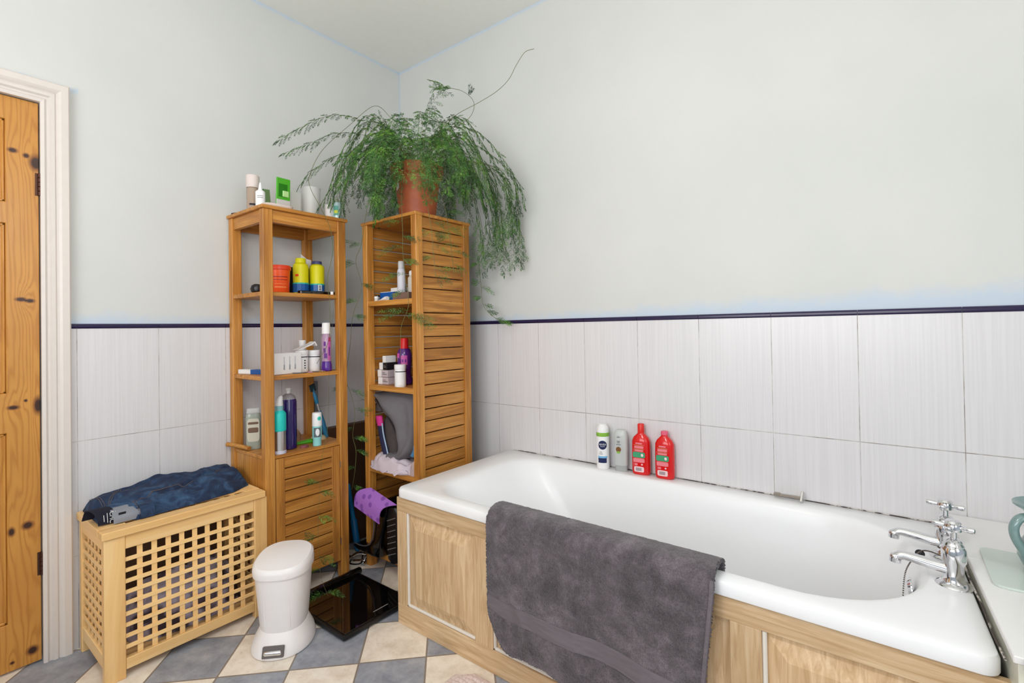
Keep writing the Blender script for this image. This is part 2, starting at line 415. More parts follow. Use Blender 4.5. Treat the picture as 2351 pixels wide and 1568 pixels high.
b = bm_new(); lathe(b, [(.0, 0), (.024, 0), (.026, .004), (.012, .010), (.009, .03), (.02, .04), (.026, .052), (.022, .062), (.0, .066)], 0, 0, 20)
bmesh.ops.rotate(b, verts=b.verts[:], cent=(0, 0, 0), matrix=Matrix.Rotation(PI / 2, 3, 'Y')); bmesh.ops.translate(b, verts=b.verts[:], vec=(X1 - .002, a + .045, .90))
struct('door_handle', b, M_STEEL, True, parent=dr)
# brown pipe boxing down in the corner
b = bm_new(); box(b, .004, .050, -.62, -.02, 0, .628, .002)
struct('trim_4', b, plain('dark_brown_board', (88, 62, 44), .5, var=.2))
# old silicone line where bath meets tiles
t = NT('mouldy_sealant'); p = t.pos(); f = t.ramp(t.noise(p, 12, 4, .75), [(.42, 0.0), (.5, 1.0)])
t.col(t.mix(f, lin((214, 208, 200)), lin((64, 52, 46)))); t.set(Roughness=.6); M_SEAL = t.m
b = bm_new(); pts = [(x_ / 100, -.0085 + .001 * math.sin(x_ * .9) * .5, .5235) for x_ in range(84, 247, 3)]; tube(b, pts, .0017, 6)
tube(b, [(2.4715 - (-.02 - k * .035 + .44) * .040 + .001 * math.sin(k), -.02 - k * .035, .5245) for k in range(21)], .0022, 6)
struct('trim_5', b, M_SEAL, True)

# unseen globe lamp added to brighten the room (behind and above the camera's field)
lp = Thing('added_fill_lamp', 'added white globe lamp out of view, filling the room with light', 'lamp', (1.75, -1.75, RZ))
t = NT('fill_lamp_glow'); t.set(Roughness=.4); t.b.inputs['Emission Color'].default_value = (1, .985, .96, 1); t.b.inputs['Emission Strength'].default_value = 25.0
b = bm_new(); lathe(b, [(.14 * math.sin(PI * k / 14), 1.82 - .14 * math.cos(PI * k / 14)) for k in range(15)], 1.75, -1.75, 28); lp.part('globe', b, t.m, True)
b = bm_new(); tube(b, [(1.75, -1.75, 1.95), (1.75, -1.75, RZ - .02)], .004, 8); lathe(b, [(.04, RZ - .03), (.05, RZ - .001)], 1.75, -1.75, 20); lp.part('cord', b, M_WHITE, True)

# ================================================================== BATH
def rrect(x0, x1, y0, y1, radii, z, nc=10, ns=14):
    """loop of points; radii order: (x1,y1),(x0,y1),(x0,y0),(x1,y0)"""
    cs = [(x1, y1, 0), (x0, y1, 90), (x0, y0, 180), (x1, y0, 270)]; out = []
    for i, (cx, cy, a0) in enumerate(cs):
        r = radii[i]; sx = -1 if cx == x1 else 1; sy = -1 if cy == y1 else 1
        ox, oy = cx + sx * r, cy + sy * r
        arc = [Vector((ox + r * math.cos(math.radians(a0 + 90 * k / nc)), oy + r * math.sin(math.radians(a0 + 90 * k / nc)), z)) for k in range(nc + 1)]
        if out:
            p, q = out[-1], arc[0]
            out += [p.lerp(q, k / ns) for k in range(1, ns)]
        out += arc
    p, q = out[-1], out[0]; out += [p.lerp(q, k / ns) for k in range(1, ns)]
    return out
RIM = .523
bx0, bx1, by0, by1 = .818, 2.470, -.724, -.007
L = []
def outer(i, z): L.append(rrect(bx0 + i, bx1 - i, by0 + i, by1 - i, [.012, .03, .03, .03], z))
outer(.012, RIM - .036); outer(.001, RIM - .036); outer(.0, RIM - .033); outer(.0, RIM - .010); outer(.003, RIM - .003); outer(.009, RIM)
ix0, ix1, iy0, iy1 = .945, 2.392, -.672, -.086
def inner(l, r_, s, z, k=1.0): L.append(rrect(ix0 + l, ix1 - r_, iy0 + s, iy1 - s, [.26 * k, .13 * k, .13 * k, .26 * k], z))
inner(-.035, -.012, -.012, RIM + .0008); inner(-.012, -.004, -.004, RIM); inner(0, 0, 0, RIM - .002); inner(.014, .006, .006, RIM - .008); inner(.030, .014, .012, RIM - .022)
inner(.085, .024, .022, RIM - .08); inner(.19, .038, .036, RIM - .2); inner(.27, .055, .055, RIM - .31); inner(.31, .085, .08, RIM - .355, .85); inner(.36, .13, .12, RIM - .375, .7); inner(.45, .30, .2, RIM - .380, .3)
def slant(x, y, k=.040): return x - (y + .44) * k
for lp_ in L[:6]:
    for q in lp_:
        if q.x > 2.3: q.x = slant(q.x, q.y)
b = bm_new(); skin(b, L, False, True)
bt = Thing('bathtub', 'white acrylic bathtub with flat rim against the tiled wall', 'bathtub', (1.66, -.36, 0))
bt.part('tub', b, M_ACRYL, True)
# overflow plate on the tap-end wall
b = bm_new(); lathe(b, [(.0, 0), (.030, .0), (.030, .003), (.024, .009), (.009, .010), (.008, .006), (0, .006)], 0, 0, 24)
bmesh.ops.rotate(b, verts=b.verts[:], cent=(0, 0, 0), matrix=Matrix.Rotation(-PI / 2 - .12, 3, 'Y')); bmesh.ops.translate(b, verts=b.verts[:], vec=(2.366, -.375, RIM - .062))
bt.part('overflow_plate', b, M_CHROME, True, label='round chrome overflow plate')

# taps
def tap(base, label, ang, spout_dz=0.0):
    t = Thing('pillar_tap', label, 'tap', base, local=True, group=None)
    b = bm_new(); lathe(b, [(.033, 0), (.034, .002), (.031, .006), (.022, .010), (.0185, .016), (.0185, .048), (.0225, .056), (.0225, .084), (.019, .090), (.0195, .093), (.016, .098), (.0165, .102), (.011, .107), (.0085, .108)], 0, 0, 32)
    t.part('tap_body', b, M_CHROME, True)
    b = bm_new()
    pth = spline([(-.012, 0, .036), (-.035, 0, .038), (-.072, 0, .043), (-.092, 0, .044), (-.104, 0, .037), (-.106, 0, .026)], 5)
    tube(b, pth, [.0135 - .0035 * min(1, i / (len(pth) * .5)) + (.002 if i > len(pth) - 7 else 0) for i in range(len(pth))], 18)
    t.part('spout', b, M_CHROME, True)
    b = bm_new(); lathe(b, [(.0065, .107), (.0065, .121), (.010, .123), (.010, .126)], 0, 0, 16); hd = t.part('spindle', b, M_CHROME, True)
    b = bm_new(); lathe(b, [(.008, .0), (.0155, .003), (.0165, .012), (.014, .018), (.0155, .021), (.012, .025), (.0, .0265)], 0, 0, 22)
    for k in range(4):
        a = ang + k * PI / 2; d = Vector((math.cos(a), math.sin(a), 0))
        p = [d * q + Vector((0, 0, .0115)) for q in (.012, .017, .020, .026, .033, .037, .038)]
        tube(b, p, [.0052, .0048, .0058, .0062, .0068, .0058, .002], 12)
    for v in b.verts: v.co.z += .122
    t.part('cross_handle', b, M_CHROME, True)
    return t
tap((2.438, -.440, RIM), 'chrome cross head bath tap nearest the front edge', -.28)
tap((2.436, -.275, RIM), 'chrome cross head bath tap nearer the wall with the chain', -.22)
# plug and chain
pg = Thing('bath_plug', 'black bath plug on a beaded chain hanging beside the taps', 'plug', (2.372, -.315, .5))
M_BEAD = plain('dull_bead_chain', (120, 112, 106), .35, .9)
b = bm_new()
cp = spline([(2.425, -.335, .545), (2.408, -.305, .540), (2.392, -.318, .545), (2.380, -.345, .547), (2.368, -.36, .535), (2.352, -.372, .50), (2.346, -.382, .44), (2.345, -.385, .36)], 12)
for q in cp:
    m = bmesh.new(); bmesh.ops.create_icosphere(m, subdivisions=1, radius=.0021); merge(b, m, Matrix.Translation(q))
tube(b, [(2.438 + .021 * math.cos(a_ / 10 * 2 * PI), -.275 + .021 * math.sin(a_ / 10 * 2 * PI), .549) for a_ in range(11)], .002, 6)
pg.part('bead_chain', b, M_BEAD, True)
b = bm_new(); lathe(b, [(.007, 0), (.009, .003), (.010, .010), (.005, .012), (.003, .018)], 0, 0, 18); bmesh.ops.rotate(b, verts=b.verts[:], cent=(0, 0, 0), matrix=Matrix.Rotation(.9, 3, 'X'))
bmesh.ops.translate(b, verts=b.verts[:], vec=(2.382, -.330, .536)); pg.part('stopper', b, M_BLACK, True)

# bath panel of limed oak
pn = Thing('bath_panel', 'light limed oak bath panel with raised panels along the side of the bath', 'bath panel', (1.66, -.705, 0))
yF = -.716
for z0, z1 in ((.430, .4825), (0, .077)): pn.part('rail', box(bm_new(), .813, 2.50, yF, yF + .018, z0, z1, .0015), OKX)
fields = [(.866, 1.212), (1.290, 2.022), (2.090, 2.448)]
for x0, x1 in ((.813, .866), (1.212, 1.290), (2.022, 2.090), (2.448, 2.50)): pn.part('stile', box(bm_new(), x0, x1, yF + .0004, yF + .018, .077, .430, .0012), OKZ)
M_PALESTRIP = plain('pale_strip_white', (232, 226, 216), .5, var=.08)  # pale strip along the left and bottom of each panel recess
for x0, x1 in fields:
    b = bm_new(); box(b, x0, x1, yF + .012, yF + .016, .077, .430)
    i, j, z0, z1 = .014, .052, .077, .430
    rr_ = [[Vector((a_, yF + .0120, c_)) for a_, c_ in ((x0 + i, z0 + i), (x1 - i, z0 + i), (x1 - i, z1 - i), (x0 + i, z1 - i))],
           [Vector((a_, yF + .0005, c_)) for a_, c_ in ((x0 + j, z0 + j), (x1 - j, z0 + j), (x1 - j, z1 - j), (x0 + j, z1 - j))]]
    skin(b, rr_); fp = pn.part('field', b, OKZ)
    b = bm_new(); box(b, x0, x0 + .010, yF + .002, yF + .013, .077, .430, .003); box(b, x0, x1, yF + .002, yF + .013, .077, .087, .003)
    pn.part('pale_strip', b, M_PALESTRIP, parent=fp, label='pale strip along the left and bottom edges')
# tiled ledge with navy edge beside the bath
M_LEDGE = plain('white_ledge_tile', (238, 237, 236), .25, var=.02)
lg = Thing('tiled_ledge', 'white tiled ledge beside the tap end of the bath', 'ledge', (2.95, -.38, 0))
b = bm_new(); box(b, 2.480, RX - .002, -.765, -.008, .0, .545, .001)
for v in b.verts:
    if v.co.x < 2.6: v.co.x -= (v.co.y + .44) * .040
lg.part('ledge_box', b, plain('cream_tile', (222, 222, 206), .3))
b = bm_new()
for xa, xb in ((2.4745, 2.7195), (2.721, 3.0), (3.0015, RX - .002)):
    for ya, yb in ((-.766, -.341), (-.3395, -.009)): box(b, xa, xb, ya, yb, .545, .558, .0015)
for v in b.verts:
    if v.co.x < 2.6: v.co.x -= (v.co.y + .44) * .040
lg.part('worktop_tile', b, M_LEDGE)
b = bm_new(); tube(b, [(2.502, -.768, .546), (RX - .004, -.768, .546)], .011, 10); lg.part('edge_strip', b, M_NAVY, True, label='navy blue edging strip')
# glass board and jug
M_FROST = plain('green_frosted_glass', (228, 240, 232), .2, trans=.25, var=.02)
gb = single('glass_board', 'pale green glass board lying on the tiled ledge', 'board', (lambda b: (skin(b, [rrect(2.497, 2.90, -.486, -.262, [.02] * 4, z_, 5, 4) for z_ in (.5585, .5635)]), b)[1])(bm_new()), M_FROST, (2.70, -.32, .5585))
jg = Thing('jug', 'sage green ceramic jug standing on the glass board', 'jug', (2.622, -.36, .564))
M_CER = plain('sage_glaze', (122, 150, 148), .15, var=.08, coat=.4)
b = bm_new(); lathe(b, [(.046, .564), (.062, .574), (.071, .595), (.069, .62), (.054, .645), (.044, .665), (.047, .682), (.062, .699), (.077, .710), (.077, .713), (.060, .703), (.043, .684), (.040, .665), (.050, .645), (.063, .62), (.065, .6), (.045, .572)], 2.622, -.36, 32)
jg.part('jug_body', b, M_CER, True)
b = bm_new(); dj = Vector((-.79, -.35, 0)).normalized(); o_ = Vector((2.622, -.36, 0))
tube(b, spline([o_ + dj * .042 + Vector((0, 0, .680)), o_ + dj * .070 + Vector((0, 0, .688)), o_ + dj * .086 + Vector((0, 0, .668)), o_ + dj * .084 + Vector((0, 0, .640)), o_ + dj * .066 + Vector((0, 0, .605))], 6), .0085, 12, 1.2)
jg.part('handle', b, M_CER, True)

# ================================================================== TOWEL over the bath rim
t = NT('charcoal_terry'); p = t.pos()
n1 = t.noise(p, 330, 3, .8); n2 = t.noise(p, 13, 6, .72, .25); n3 = t.noise(p, 700, 2, .6)
c = t.ramp(n2, [(.34, lin((58, 50, 56))), (.50, lin((94, 85, 92))), (.66, lin((134, 123, 131)))])
c = t.mix(t.ramp(n1, [(.38, .55), (.62, 0.0)]), c, lin((44, 38, 42)))
c = t.mix(t.ramp(n3, [(.5, 0.0), (.75, .35)]), c, lin((150, 142, 150)))
t.col(c); t.set(Roughness=.95); t.b.inputs['Sheen Weight'].default_value = .35; t.bump(n1, .8, .004); M_TERRY = t.m
t = NT('charcoal_band'); p = t.pos(); n1 = t.noise(p, 120, 3, .6, 0, (.08, 1, 1)); c = t.mix(n1, lin((92, 86, 92)), lin((122, 115, 121)))
t.col(c); t.set(Roughness=.8); t.bump(n1, .5, .002); M_BAND = t.m
_TP = [(-.640, .345), (-.648, .44), (-.652, .50), (-.655, .528), (-.664, .543), (-.685, .549), (-.712, .549), (-.734, .541), (-.747, .522), (-.751, .495)]
_TS = spline([Vector((0, y, z)) for y, z in _TP], 8)
def towel_point(u, v, off):
    """u 0..1 along the bath, v 0..1 from the inside of the tub over the rim and down the front"""
    x = 1.303 + u * .694; v = min(v, 1.0); n_ = len(_TS) - 1
    if v < .30:
        k = v / .30 * n_; i = min(int(k), n_ - 1); q = _TS[i].lerp(_TS[i + 1], k - i); y, z = q.y, q.z
        nx = (_TS[i + 1] - _TS[i]); nv_ = Vector((0, -nx.z, nx.y)).normalized(); y += nv_.y * off * (1 if nv_.z > 0 or nv_.y < 0 else -1); z += abs(nv_.z) * off
        d = 0
    else:
        d = (v - .30) / .70; bot = .116 + .012 * math.sin(u * 5)
        z = .495 - d * (.495 - bot); y = -.751 + .006 * d - off
        edge = max(0, 1 - u / .16); z += d ** 4 * edge ** 2.2 * .10
        x -= .040 * d * u
        x += .010 * edge * d ** 5
        f = noise.noise(Vector((u * 3.2, d * .9, 1.7)))
        y -= d * .006 + .020 * (f + .3) * d + .011 * d * math.sin(u * 15 + 1.5 * math.sin(d * 3)) * (.3 + .7 * d)
        y -= .016 * math.exp(-((u - .07 - .20 * d) / .030) ** 2) * d * (1.25 - d)
        y -= .010 * math.exp(-((u - .42 - .10 * d) / .030) ** 2) * d * (1.2 - d)
    y += .0012 * noise.noise(Vector((x * 60, v * 60, 3)))
    return Vector((x, y, z + .0012 * noise.noise(Vector((x * 70, v * 70, 9)))))
tw = Thing('towel', 'charcoal grey bath towel draped over the front rim of the bath', 'towel', (1.65, -.72, .54))
def sheet(bm, fn, nu, nv, thick):
    A = [[fn(i / nu, j / nv) for j in range(nv + 1)] for i in range(nu + 1)]
    N = [[None] * (nv + 1) for _ in range(nu + 1)]
    for i in range(nu + 1):
        for j in range(nv + 1):
            du = A[min(i + 1, nu)][j] - A[max(i - 1, 0)][j]; dv = A[i][min(j + 1, nv)] - A[i][max(j - 1, 0)]
            n = du.cross(dv); N[i][j] = n.normalized() if n.length > 1e-9 else Vector((0, 0, 1))
    T = [[bm.verts.new(A[i][j] + N[i][j] * thick / 2) for j in range(nv + 1)] for i in range(nu + 1)]
    B_ = [[bm.verts.new(A[i][j] - N[i][j] * thick / 2) for j in range(nv + 1)] for i in range(nu + 1)]
    for i in range(nu):
        for j in range(nv):
            bm.faces.new((T[i][j], T[i + 1][j], T[i + 1][j + 1], T[i][j + 1])); bm.faces.new((B_[i][j], B_[i][j + 1], B_[i + 1][j + 1], B_[i + 1][j]))
    for i in range(nu): bm.faces.new((T[i][0], B_[i][0], B_[i + 1][0], T[i + 1][0])); bm.faces.new((T[i][nv], T[i + 1][nv], B_[i + 1][nv], B_[i][nv]))
    for j in range(nv): bm.faces.new((T[0][j], T[0][j + 1], B_[0][j + 1], B_[0][j])); bm.faces.new((T[nu][j], B_[nu][j], B_[nu][j + 1], T[nu][j + 1]))
    return bm
def fuzz(u, v):
    p_ = towel_point(u, v, 0); p_.y -= .0020 * noise.noise(p_ * 420); p_.z += .0014 * noise.noise(p_ * 430 + Vector((5, 5, 5))); return p_
b = sheet(bm_new(), fuzz, 420, 420, .011); tw.part('terry_cloth', b, M_TERRY, True)
def band_fn(u, v):
    vv = .705 + v * .095 + .006 * math.sin(u * 9); p_ = towel_point(u * .985 + .0075, vv, .0066); return p_
b = sheet(bm_new(), band_fn, 120, 8, .0016); tw.part('woven_band', b, M_BAND, True, label='flat woven band')
b = bm_new()
hp = [towel_point(.994, .26 + .735 * k / 40, .004) for k in range(41)]; tube(b, hp, .0058, 8); tw.part('hem', b, M_BAND, True)
# inner layer showing under the lower edge
def under(u, v): 
    p_ = towel_point(.04 + u * .93, .35 + v * .652, -.011); p_.z -= .012 * v * (1.2 - u) * .8; return p_
b = sheet(bm_new(), under, 60, 40, .003); tw.part('back_layer', b, M_BAND, True)

# ================================================================== TOILETRIES ON THE BATH
CA = math.atan2(-1.9352 - 0, 2.3335 - 1.45)       # direction the labels face
M_GREEN = plain('lime_green', (140, 190, 70), .4); M_NAVYP = plain('navy_print', (28, 38, 84), .4); M_SKY = plain('sky_blue_print', (120, 186, 226), .4)
sp = Thing('spray_can', 'white spray can with green ring and navy round logo on the bath rim', 'spray can', (1.352, -.045, RIM), group=None)
b = bm_new(); lathe(b, [(.0245, RIM), (.027, RIM + .003), (.027, RIM + .132), (.026, RIM + .138)], 1.352, -.045, 32); sp.part('can', b, M_WHITE, True)
b = bm_new(); lathe(b, [(.0268, RIM + .138), (.0272, RIM + .142), (.0272, RIM + .153), (.026, RIM + .154)], 1.352, -.045, 32); sp.part('ring', b, M_GREEN, True, label='green ring')
b = bm_new(); lathe(b, [(.0262, RIM + .154), (.0258, RIM + .172), (.022, RIM + .180), (.018, RIM + .1815), (.017, RIM + .188), (.008, RIM + .189)], 1.352, -.045, 32); sp.part('cap', b, M_WHITE, True)
def decal_disc(bm, cx, cy, r, a, z, rad, n=24, ry=None):
    ry = ry or rad; vs = []; 
    for q in (r, r + .0005):
        vs.append([Vector((cx + q * math.cos(a + rad * math.cos(2 * PI * i / n) / r), cy + q * math.sin(a + rad * math.cos(2 * PI * i / n) / r), z + ry * math.sin(2 * PI * i / n))) for i in range(n)])
    b = bmesh.new(); skin(b, vs, False, False)
    # strips between mirrored points
    b.verts.ensure_lookup_table()
    for i in range(0, n // 2):
        q = [n + i, n + (i + 1), n + (n - i - 1) % n, n + (n - i) % n]; q = list(dict.fromkeys(q))
        if len(q) > 2:
            try: b.faces.new([b.verts[k] for k in q])
            except ValueError: pass
    merge(bm, b)
b = bm_new(); decal_disc(b, 1.352, -.045, .0272, CA, RIM + .103, .0188); lgo = sp.part('logo', b, M_NAVYP)
b = bm_new(); text_cyl(b, 'NIVEA', .0115, 1.352, -.045, .0278, CA, RIM + .105); text_cyl(b, 'SENSITIVE', .0042, 1.352, -.045, .0278, CA, RIM + .097); sp.part('lettering', b, M_WHITEINK, parent=lgo)
b = bm_new(); patch(b, 1.352, -.045, .0271, CA, .75, RIM + .048, RIM + .056); lb = sp.part('label', b, M_SKY)
b = bm_new(); patch(b, 1.352, -.045, .0271, CA - .05, .68, RIM + .028, RIM + .048); sp.part('stripe', b, M_NAVYP, parent=lb)
b = bm_new()
for k, w in enumerate((.30, .24, .16)): patch(b, 1.352, -.045, .0271, CA - .28, w, RIM + .064 + k * .005, RIM + .0655 + k * .005)
sp.part('small_print', b, M_GREYINK)
cl = Thing('shampoo_bottle', 'clear flat bottle with a brown nut picture on the bath rim', 'bottle', (1.434, -.040, RIM))
M_CLEARP = plain('milky_clear_plastic', (228, 232, 230), .2, trans=.35, var=.02)
b = bm_new(); skin(b, [ring(1.434, -.040, RIM + z_, rx_, ry_, 3, 28, .15) for z_, rx_, ry_ in ((.022, .024, .014), (.026, .027, .017), (.09, .0285, .018), (.150, .028, .017), (.165, .024, .014), (.172, .015, .009))]); cl.part('bottle_body', b, M_CLEARP, True)
b = bm_new(); skin(b, [ring(1.434, -.040, RIM + z_, rx_, ry_, 3, 24, .15) for z_, rx_, ry_ in ((.0, .024, .014), (.003, .0255, .015), (.022, .0245, .0145))]); cl.part('cap', b, plain('clear_cap', (222, 226, 226), .15, trans=.5), True)
def flat_label(th, name, cx, cy, nrm, w, h, z, mat, off=.0, dx=0.0, bev=.003, parent=None, shape=None):
    nx, ny = nrm; rgt = Vector((-ny, nx, 0)); N = Vector((nx, ny, 0)); C0 = Vector((cx, cy, z)) + rgt * dx + N * off
    bb = bm_new(); r0_, r1_ = [], []
    m = 20
    for i in range(m):
        a_ = 2 * PI * i / m; e = 2 if shape == 'oval' else 6
        c_, s_ = math.cos(a_), math.sin(a_); px_ = w / 2 * math.copysign(abs(c_) ** (2 / e), c_); pz = h / 2 * math.copysign(abs(s_) ** (2 / e), s_)
        q = C0 + rgt * px_ + Vector((0, 0, pz)); r0_.append(q - N * .0006); r1_.append(q + N * .0004)
    skin(bb, [r0_, r1_]); return th.part(name, bb, mat, parent=parent)
nc = (math.cos(-PI / 2 + .15), math.sin(-PI / 2 + .15))
flat_label(cl, 'picture', 1.434, -.040, nc, .022, .022, RIM + .092, plain('nut_brown', (128, 84, 44), .5), .0185, -.006, shape='oval')
flat_label(cl, 'picture', 1.434, -.040, nc, .016, .009, RIM + .080, M_GREEN, .0188, -.006, shape='oval')
for k, (w_, zz) in enumerate(((.013, .143), (.014, .126), (.012, .120), (.020, .112))): flat_label(cl, 'small_print', 1.434, -.040, nc, w_, .003, RIM + zz, M_GREYINK, .0182, -.006)
M_RED = plain('red_plastic', (222, 22, 24), .18, var=.05, coat=.3); M_REDCAP = plain('red_cap', (226, 44, 34), .3); M_PINKC = plain('pink_cap', (236, 104, 130), .35)
M_PINKP = plain('pink_print', (240, 130, 140), .5); M_GRNP = plain('mint_print', (66, 160, 116), .5); M_BAR = plain('barcode_white', (246, 214, 218), .5); M_GOLD = plain('gold_print', (206, 140, 96), .5)
def red_bottle(cx, cy, rot, label, cap):
    t = Thing('shampoo_bottle', label, 'bottle', (cx, cy, RIM), group=None)
    hN = (math.cos(-PI / 2 + rot), math.sin(-PI / 2 + rot))
    b = bm_new(); skin(b, [ring(cx, cy, RIM + z_, rx_, ry_, 2.6, 32, rot) for z_, rx_, ry_ in ((0, .031, .018), (.004, .036, .022), (.02, .0375, .0235), (.09, .0375, .0235), (.135, .0365, .0225), (.150, .030, .019), (.160, .020, .014), (.166, .0135, .0125), (.172, .0125, .0125))]); t.part('bottle_body', b, M_RED, True)
    b = bm_new()
    if cap == 'tall': lathe(b, [(.0125, RIM + .170), (.0135, RIM + .171), (.0135, RIM + .201), (.011, RIM + .205), (.004, RIM + .206)], cx, cy, 22); t.part('cap', b, M_REDCAP, True)
    else: lathe(b, [(.0130, RIM + .171), (.0145, RIM + .172), (.0140, RIM + .184), (.012, RIM + .186)], cx, cy, 22); t.part('cap', b, M_PINKC, True)
    for w_, h_, z_, m_, d_ in ((.028, .006, .128, M_PINKP, 0), (.042, .002, .121, M_GOLD, 0), (.038, .010, .113, M_PINKP, 0), (.042, .002, .105, M_GOLD, 0), (.036, .007, .099, M_PINKP, 0), (.050, .023, .082, M_GRNP, 0), (.046, .017, .060, M_PINKP, 0), (.012, .008, .043, M_PINKP, -.012), (.006, .006, .044, M_BAR, .012), (.040, .022, .024, M_BAR, 0)):
        q = flat_label(t, 'label', cx, cy, hN, w_, h_, RIM + z_, m_, .0232, d_ - .003)
        if m_ is M_GRNP:
            flat_label(t, 'print', cx, cy, hN, .010, .012, RIM + z_, M_BAR, .0238, .010, shape='oval', parent=q)
        if m_ is M_BAR and w_ > .03:
            for k in range(8): flat_label(t, 'barcode_line', cx, cy, hN, .0012, .013, RIM + z_, M_BLACKINK, .0238, -.015 + k * .0030, parent=q)
    return t
red_bottle(1.520, -.034, .10, 'red bottle with tall red cap on the bath rim', 'tall')
red_bottle(1.618, -.034, .06, 'red bottle with short pink cap on the bath rim', 'short')
# safety razor
rz_ = Thing('razor', 'grey metal safety razor lying on the bath rim by the wall', 'razor', (2.05, -.032, RIM))
M_DULL = plain('dull_nickel', (168, 158, 148), .35, .8)
b = bm_new(); obox(b, (2.045, -.036, RIM + .013), (.078, .010, .009), (0, -.03, -.02), .002); obox(b, (2.013, -.035, RIM + .013), (.020, .013, .012), (0, -.03, -.02), .002); rz_.part('handle', b, M_DULL)
b = bm_new(); obox(b, (2.088, -.038, RIM + .018), (.009, .038, .013), (.9, 0, -.12), .002); rz_.part('razor_head', b, M_STEEL)

# ================================================================== LAUNDRY HAMPER
hx0, hx1, hy0, hy1, hz = .020, .335, -1.500, -.983, .465
hp_ = Thing('laundry_hamper', 'pale birch lattice laundry hamper standing beside the pine door', 'hamper', (.18, -1.24, 0))
pw = .050
for x0, x1, y0, y1 in ((hx0, hx0 + .028, hy0, hy0 + .045), (hx1 - .028, hx1, hy0, hy0 + .056), (hx0, hx0 + .028, hy1 - .045, hy1), (hx1 - .028, hx1, hy1 - .050, hy1)):
    b = box(bm_new(), x0, x1, y0, y1, 0, hz, .002); hp_.part('leg', b, BIZ)
def lattice(plane, d, a0, a1, z0, z1, na, nz, name):
    # horizontal laths in front, upright laths behind
    b = bm_new(); pa, pz = (a1 - a0) / na, (z1 - z0) / nz; wa, wz = .0160, .0135
    def B(p0, p1, q0, q1, e0, e1):
        lo, hi = sorted((d + e0, d + e1))
        if plane == 'x': box(b, lo, hi, p0, p1, q0, q1, .0008)
        elif plane == 'y': box(b, p0, p1, lo, hi, q0, q1, .0008)
        else: box(b, p0, p1, q0, q1, lo, hi, .0008)
    sg = {'x': -1, 'y': 1, 'z': -1, 'X': 1, 'Y': -1}[plane if name != 'far' else plane.upper()]
    for k in range(1, nz): B(a0, a1, z0 + k * pz - wz / 2, z0 + k * pz + wz / 2, 0, sg * .005)
    for k in range(1, na): B(a0 + k * pa - wa / 2, a0 + k * pa + wa / 2, z0, z1, sg * .0045, sg * .009)
    return b
fy0, fy1, fz0, fz1 = hy0 + .056, hy1 - .050, .062, .420
for z0, z1 in ((fz1, hz), (.026, fz0)): hp_.part('rail', box(bm_new(), hx1 - .022, hx1 - .002, fy0, fy1, z0, z1, .002), BIY)
hp_.part('lattice_panel', lattice('x', hx1 - .005, fy0, fy1, fz0, fz1, 10, 10, 'n'), BIY)
for z0, z1 in ((fz1, hz), (.026, fz0)): hp_.part('rail', box(bm_new(), hx0 + .002, hx0 + .02, hy0 + .045, hy1 - .045, z0, z1, .002), BIY)
hp_.part('back_board', box(bm_new(), hx0 + .006, hx0 + .010, hy0 + .045, hy1 - .045, fz0, fz1), plain('shaded_back_brown', (112, 84, 62), .7, var=.2))  # brown colour stands in for the shade on the hamper's inner back
sx0, sx1 = hx0 + .028, hx1 - .028
for y0 in (hy0 + .002, hy1 - .022):
    for z0, z1 in ((fz1 + .005, hz), (.045, .09)): hp_.part('rail', box(bm_new(), sx0, sx1, y0, y0 + .020, z0, z1, .002), BIX)
hp_.part('lattice_panel', lattice('y', hy0 + .005, sx0, sx1, .09, fz1 + .005, 6, 10, 'n'), BIX)
hp_.part('lattice_panel', lattice('y', hy1 - .020, sx0, sx1, .09, fz1 + .005, 6, 10, 'n'), BIX)
b = box(bm_new(), hx0 + .02, hx1 - .02, hy0 + .02, hy1 - .02, .045, .053); hp_.part('base_board', b, BIY)
# lid
lx0, lx1, ly0, ly1, lz0, lz1 = .014, .345, -1.507, -.992, .466, .492
ld = hp_.part('lid', box(bm_new(), lx1 - .055, lx1, ly0, ly1, lz0, lz1, .003), BIY)
hp_.part('lid_rail', box(bm_new(), lx0, lx0 + .045, ly0, ly1, lz0, lz1, .003), BIY, parent=ld)
for y0, y1 in ((ly0, ly0 + .075), (ly1 - .055, ly1)): hp_.part('lid_rail', box(bm_new(), lx0 + .045, lx1 - .055, y0, y1, lz0, lz1, .001), BIX, parent=ld)
b = bm_new(); za, zb = ly0 + .075, ly1 - .055; na_, nb_ = 6, 10; xa, xb = lx0 + .045, lx1 - .055
for k in range(1, nb_): q = za + (zb - za) * k / nb_; box(b, xa, xb, q - .008, q + .008, lz1 - .014, lz1 - .006, .0008)
for k in range(1, na_): q = xa + (xb - xa) * k / na_; box(b, q - .008, q + .008, za, zb, lz1 - .008, lz1 - .001, .0008)
hp_.part('lid_lattice', b, BIY, parent=ld)
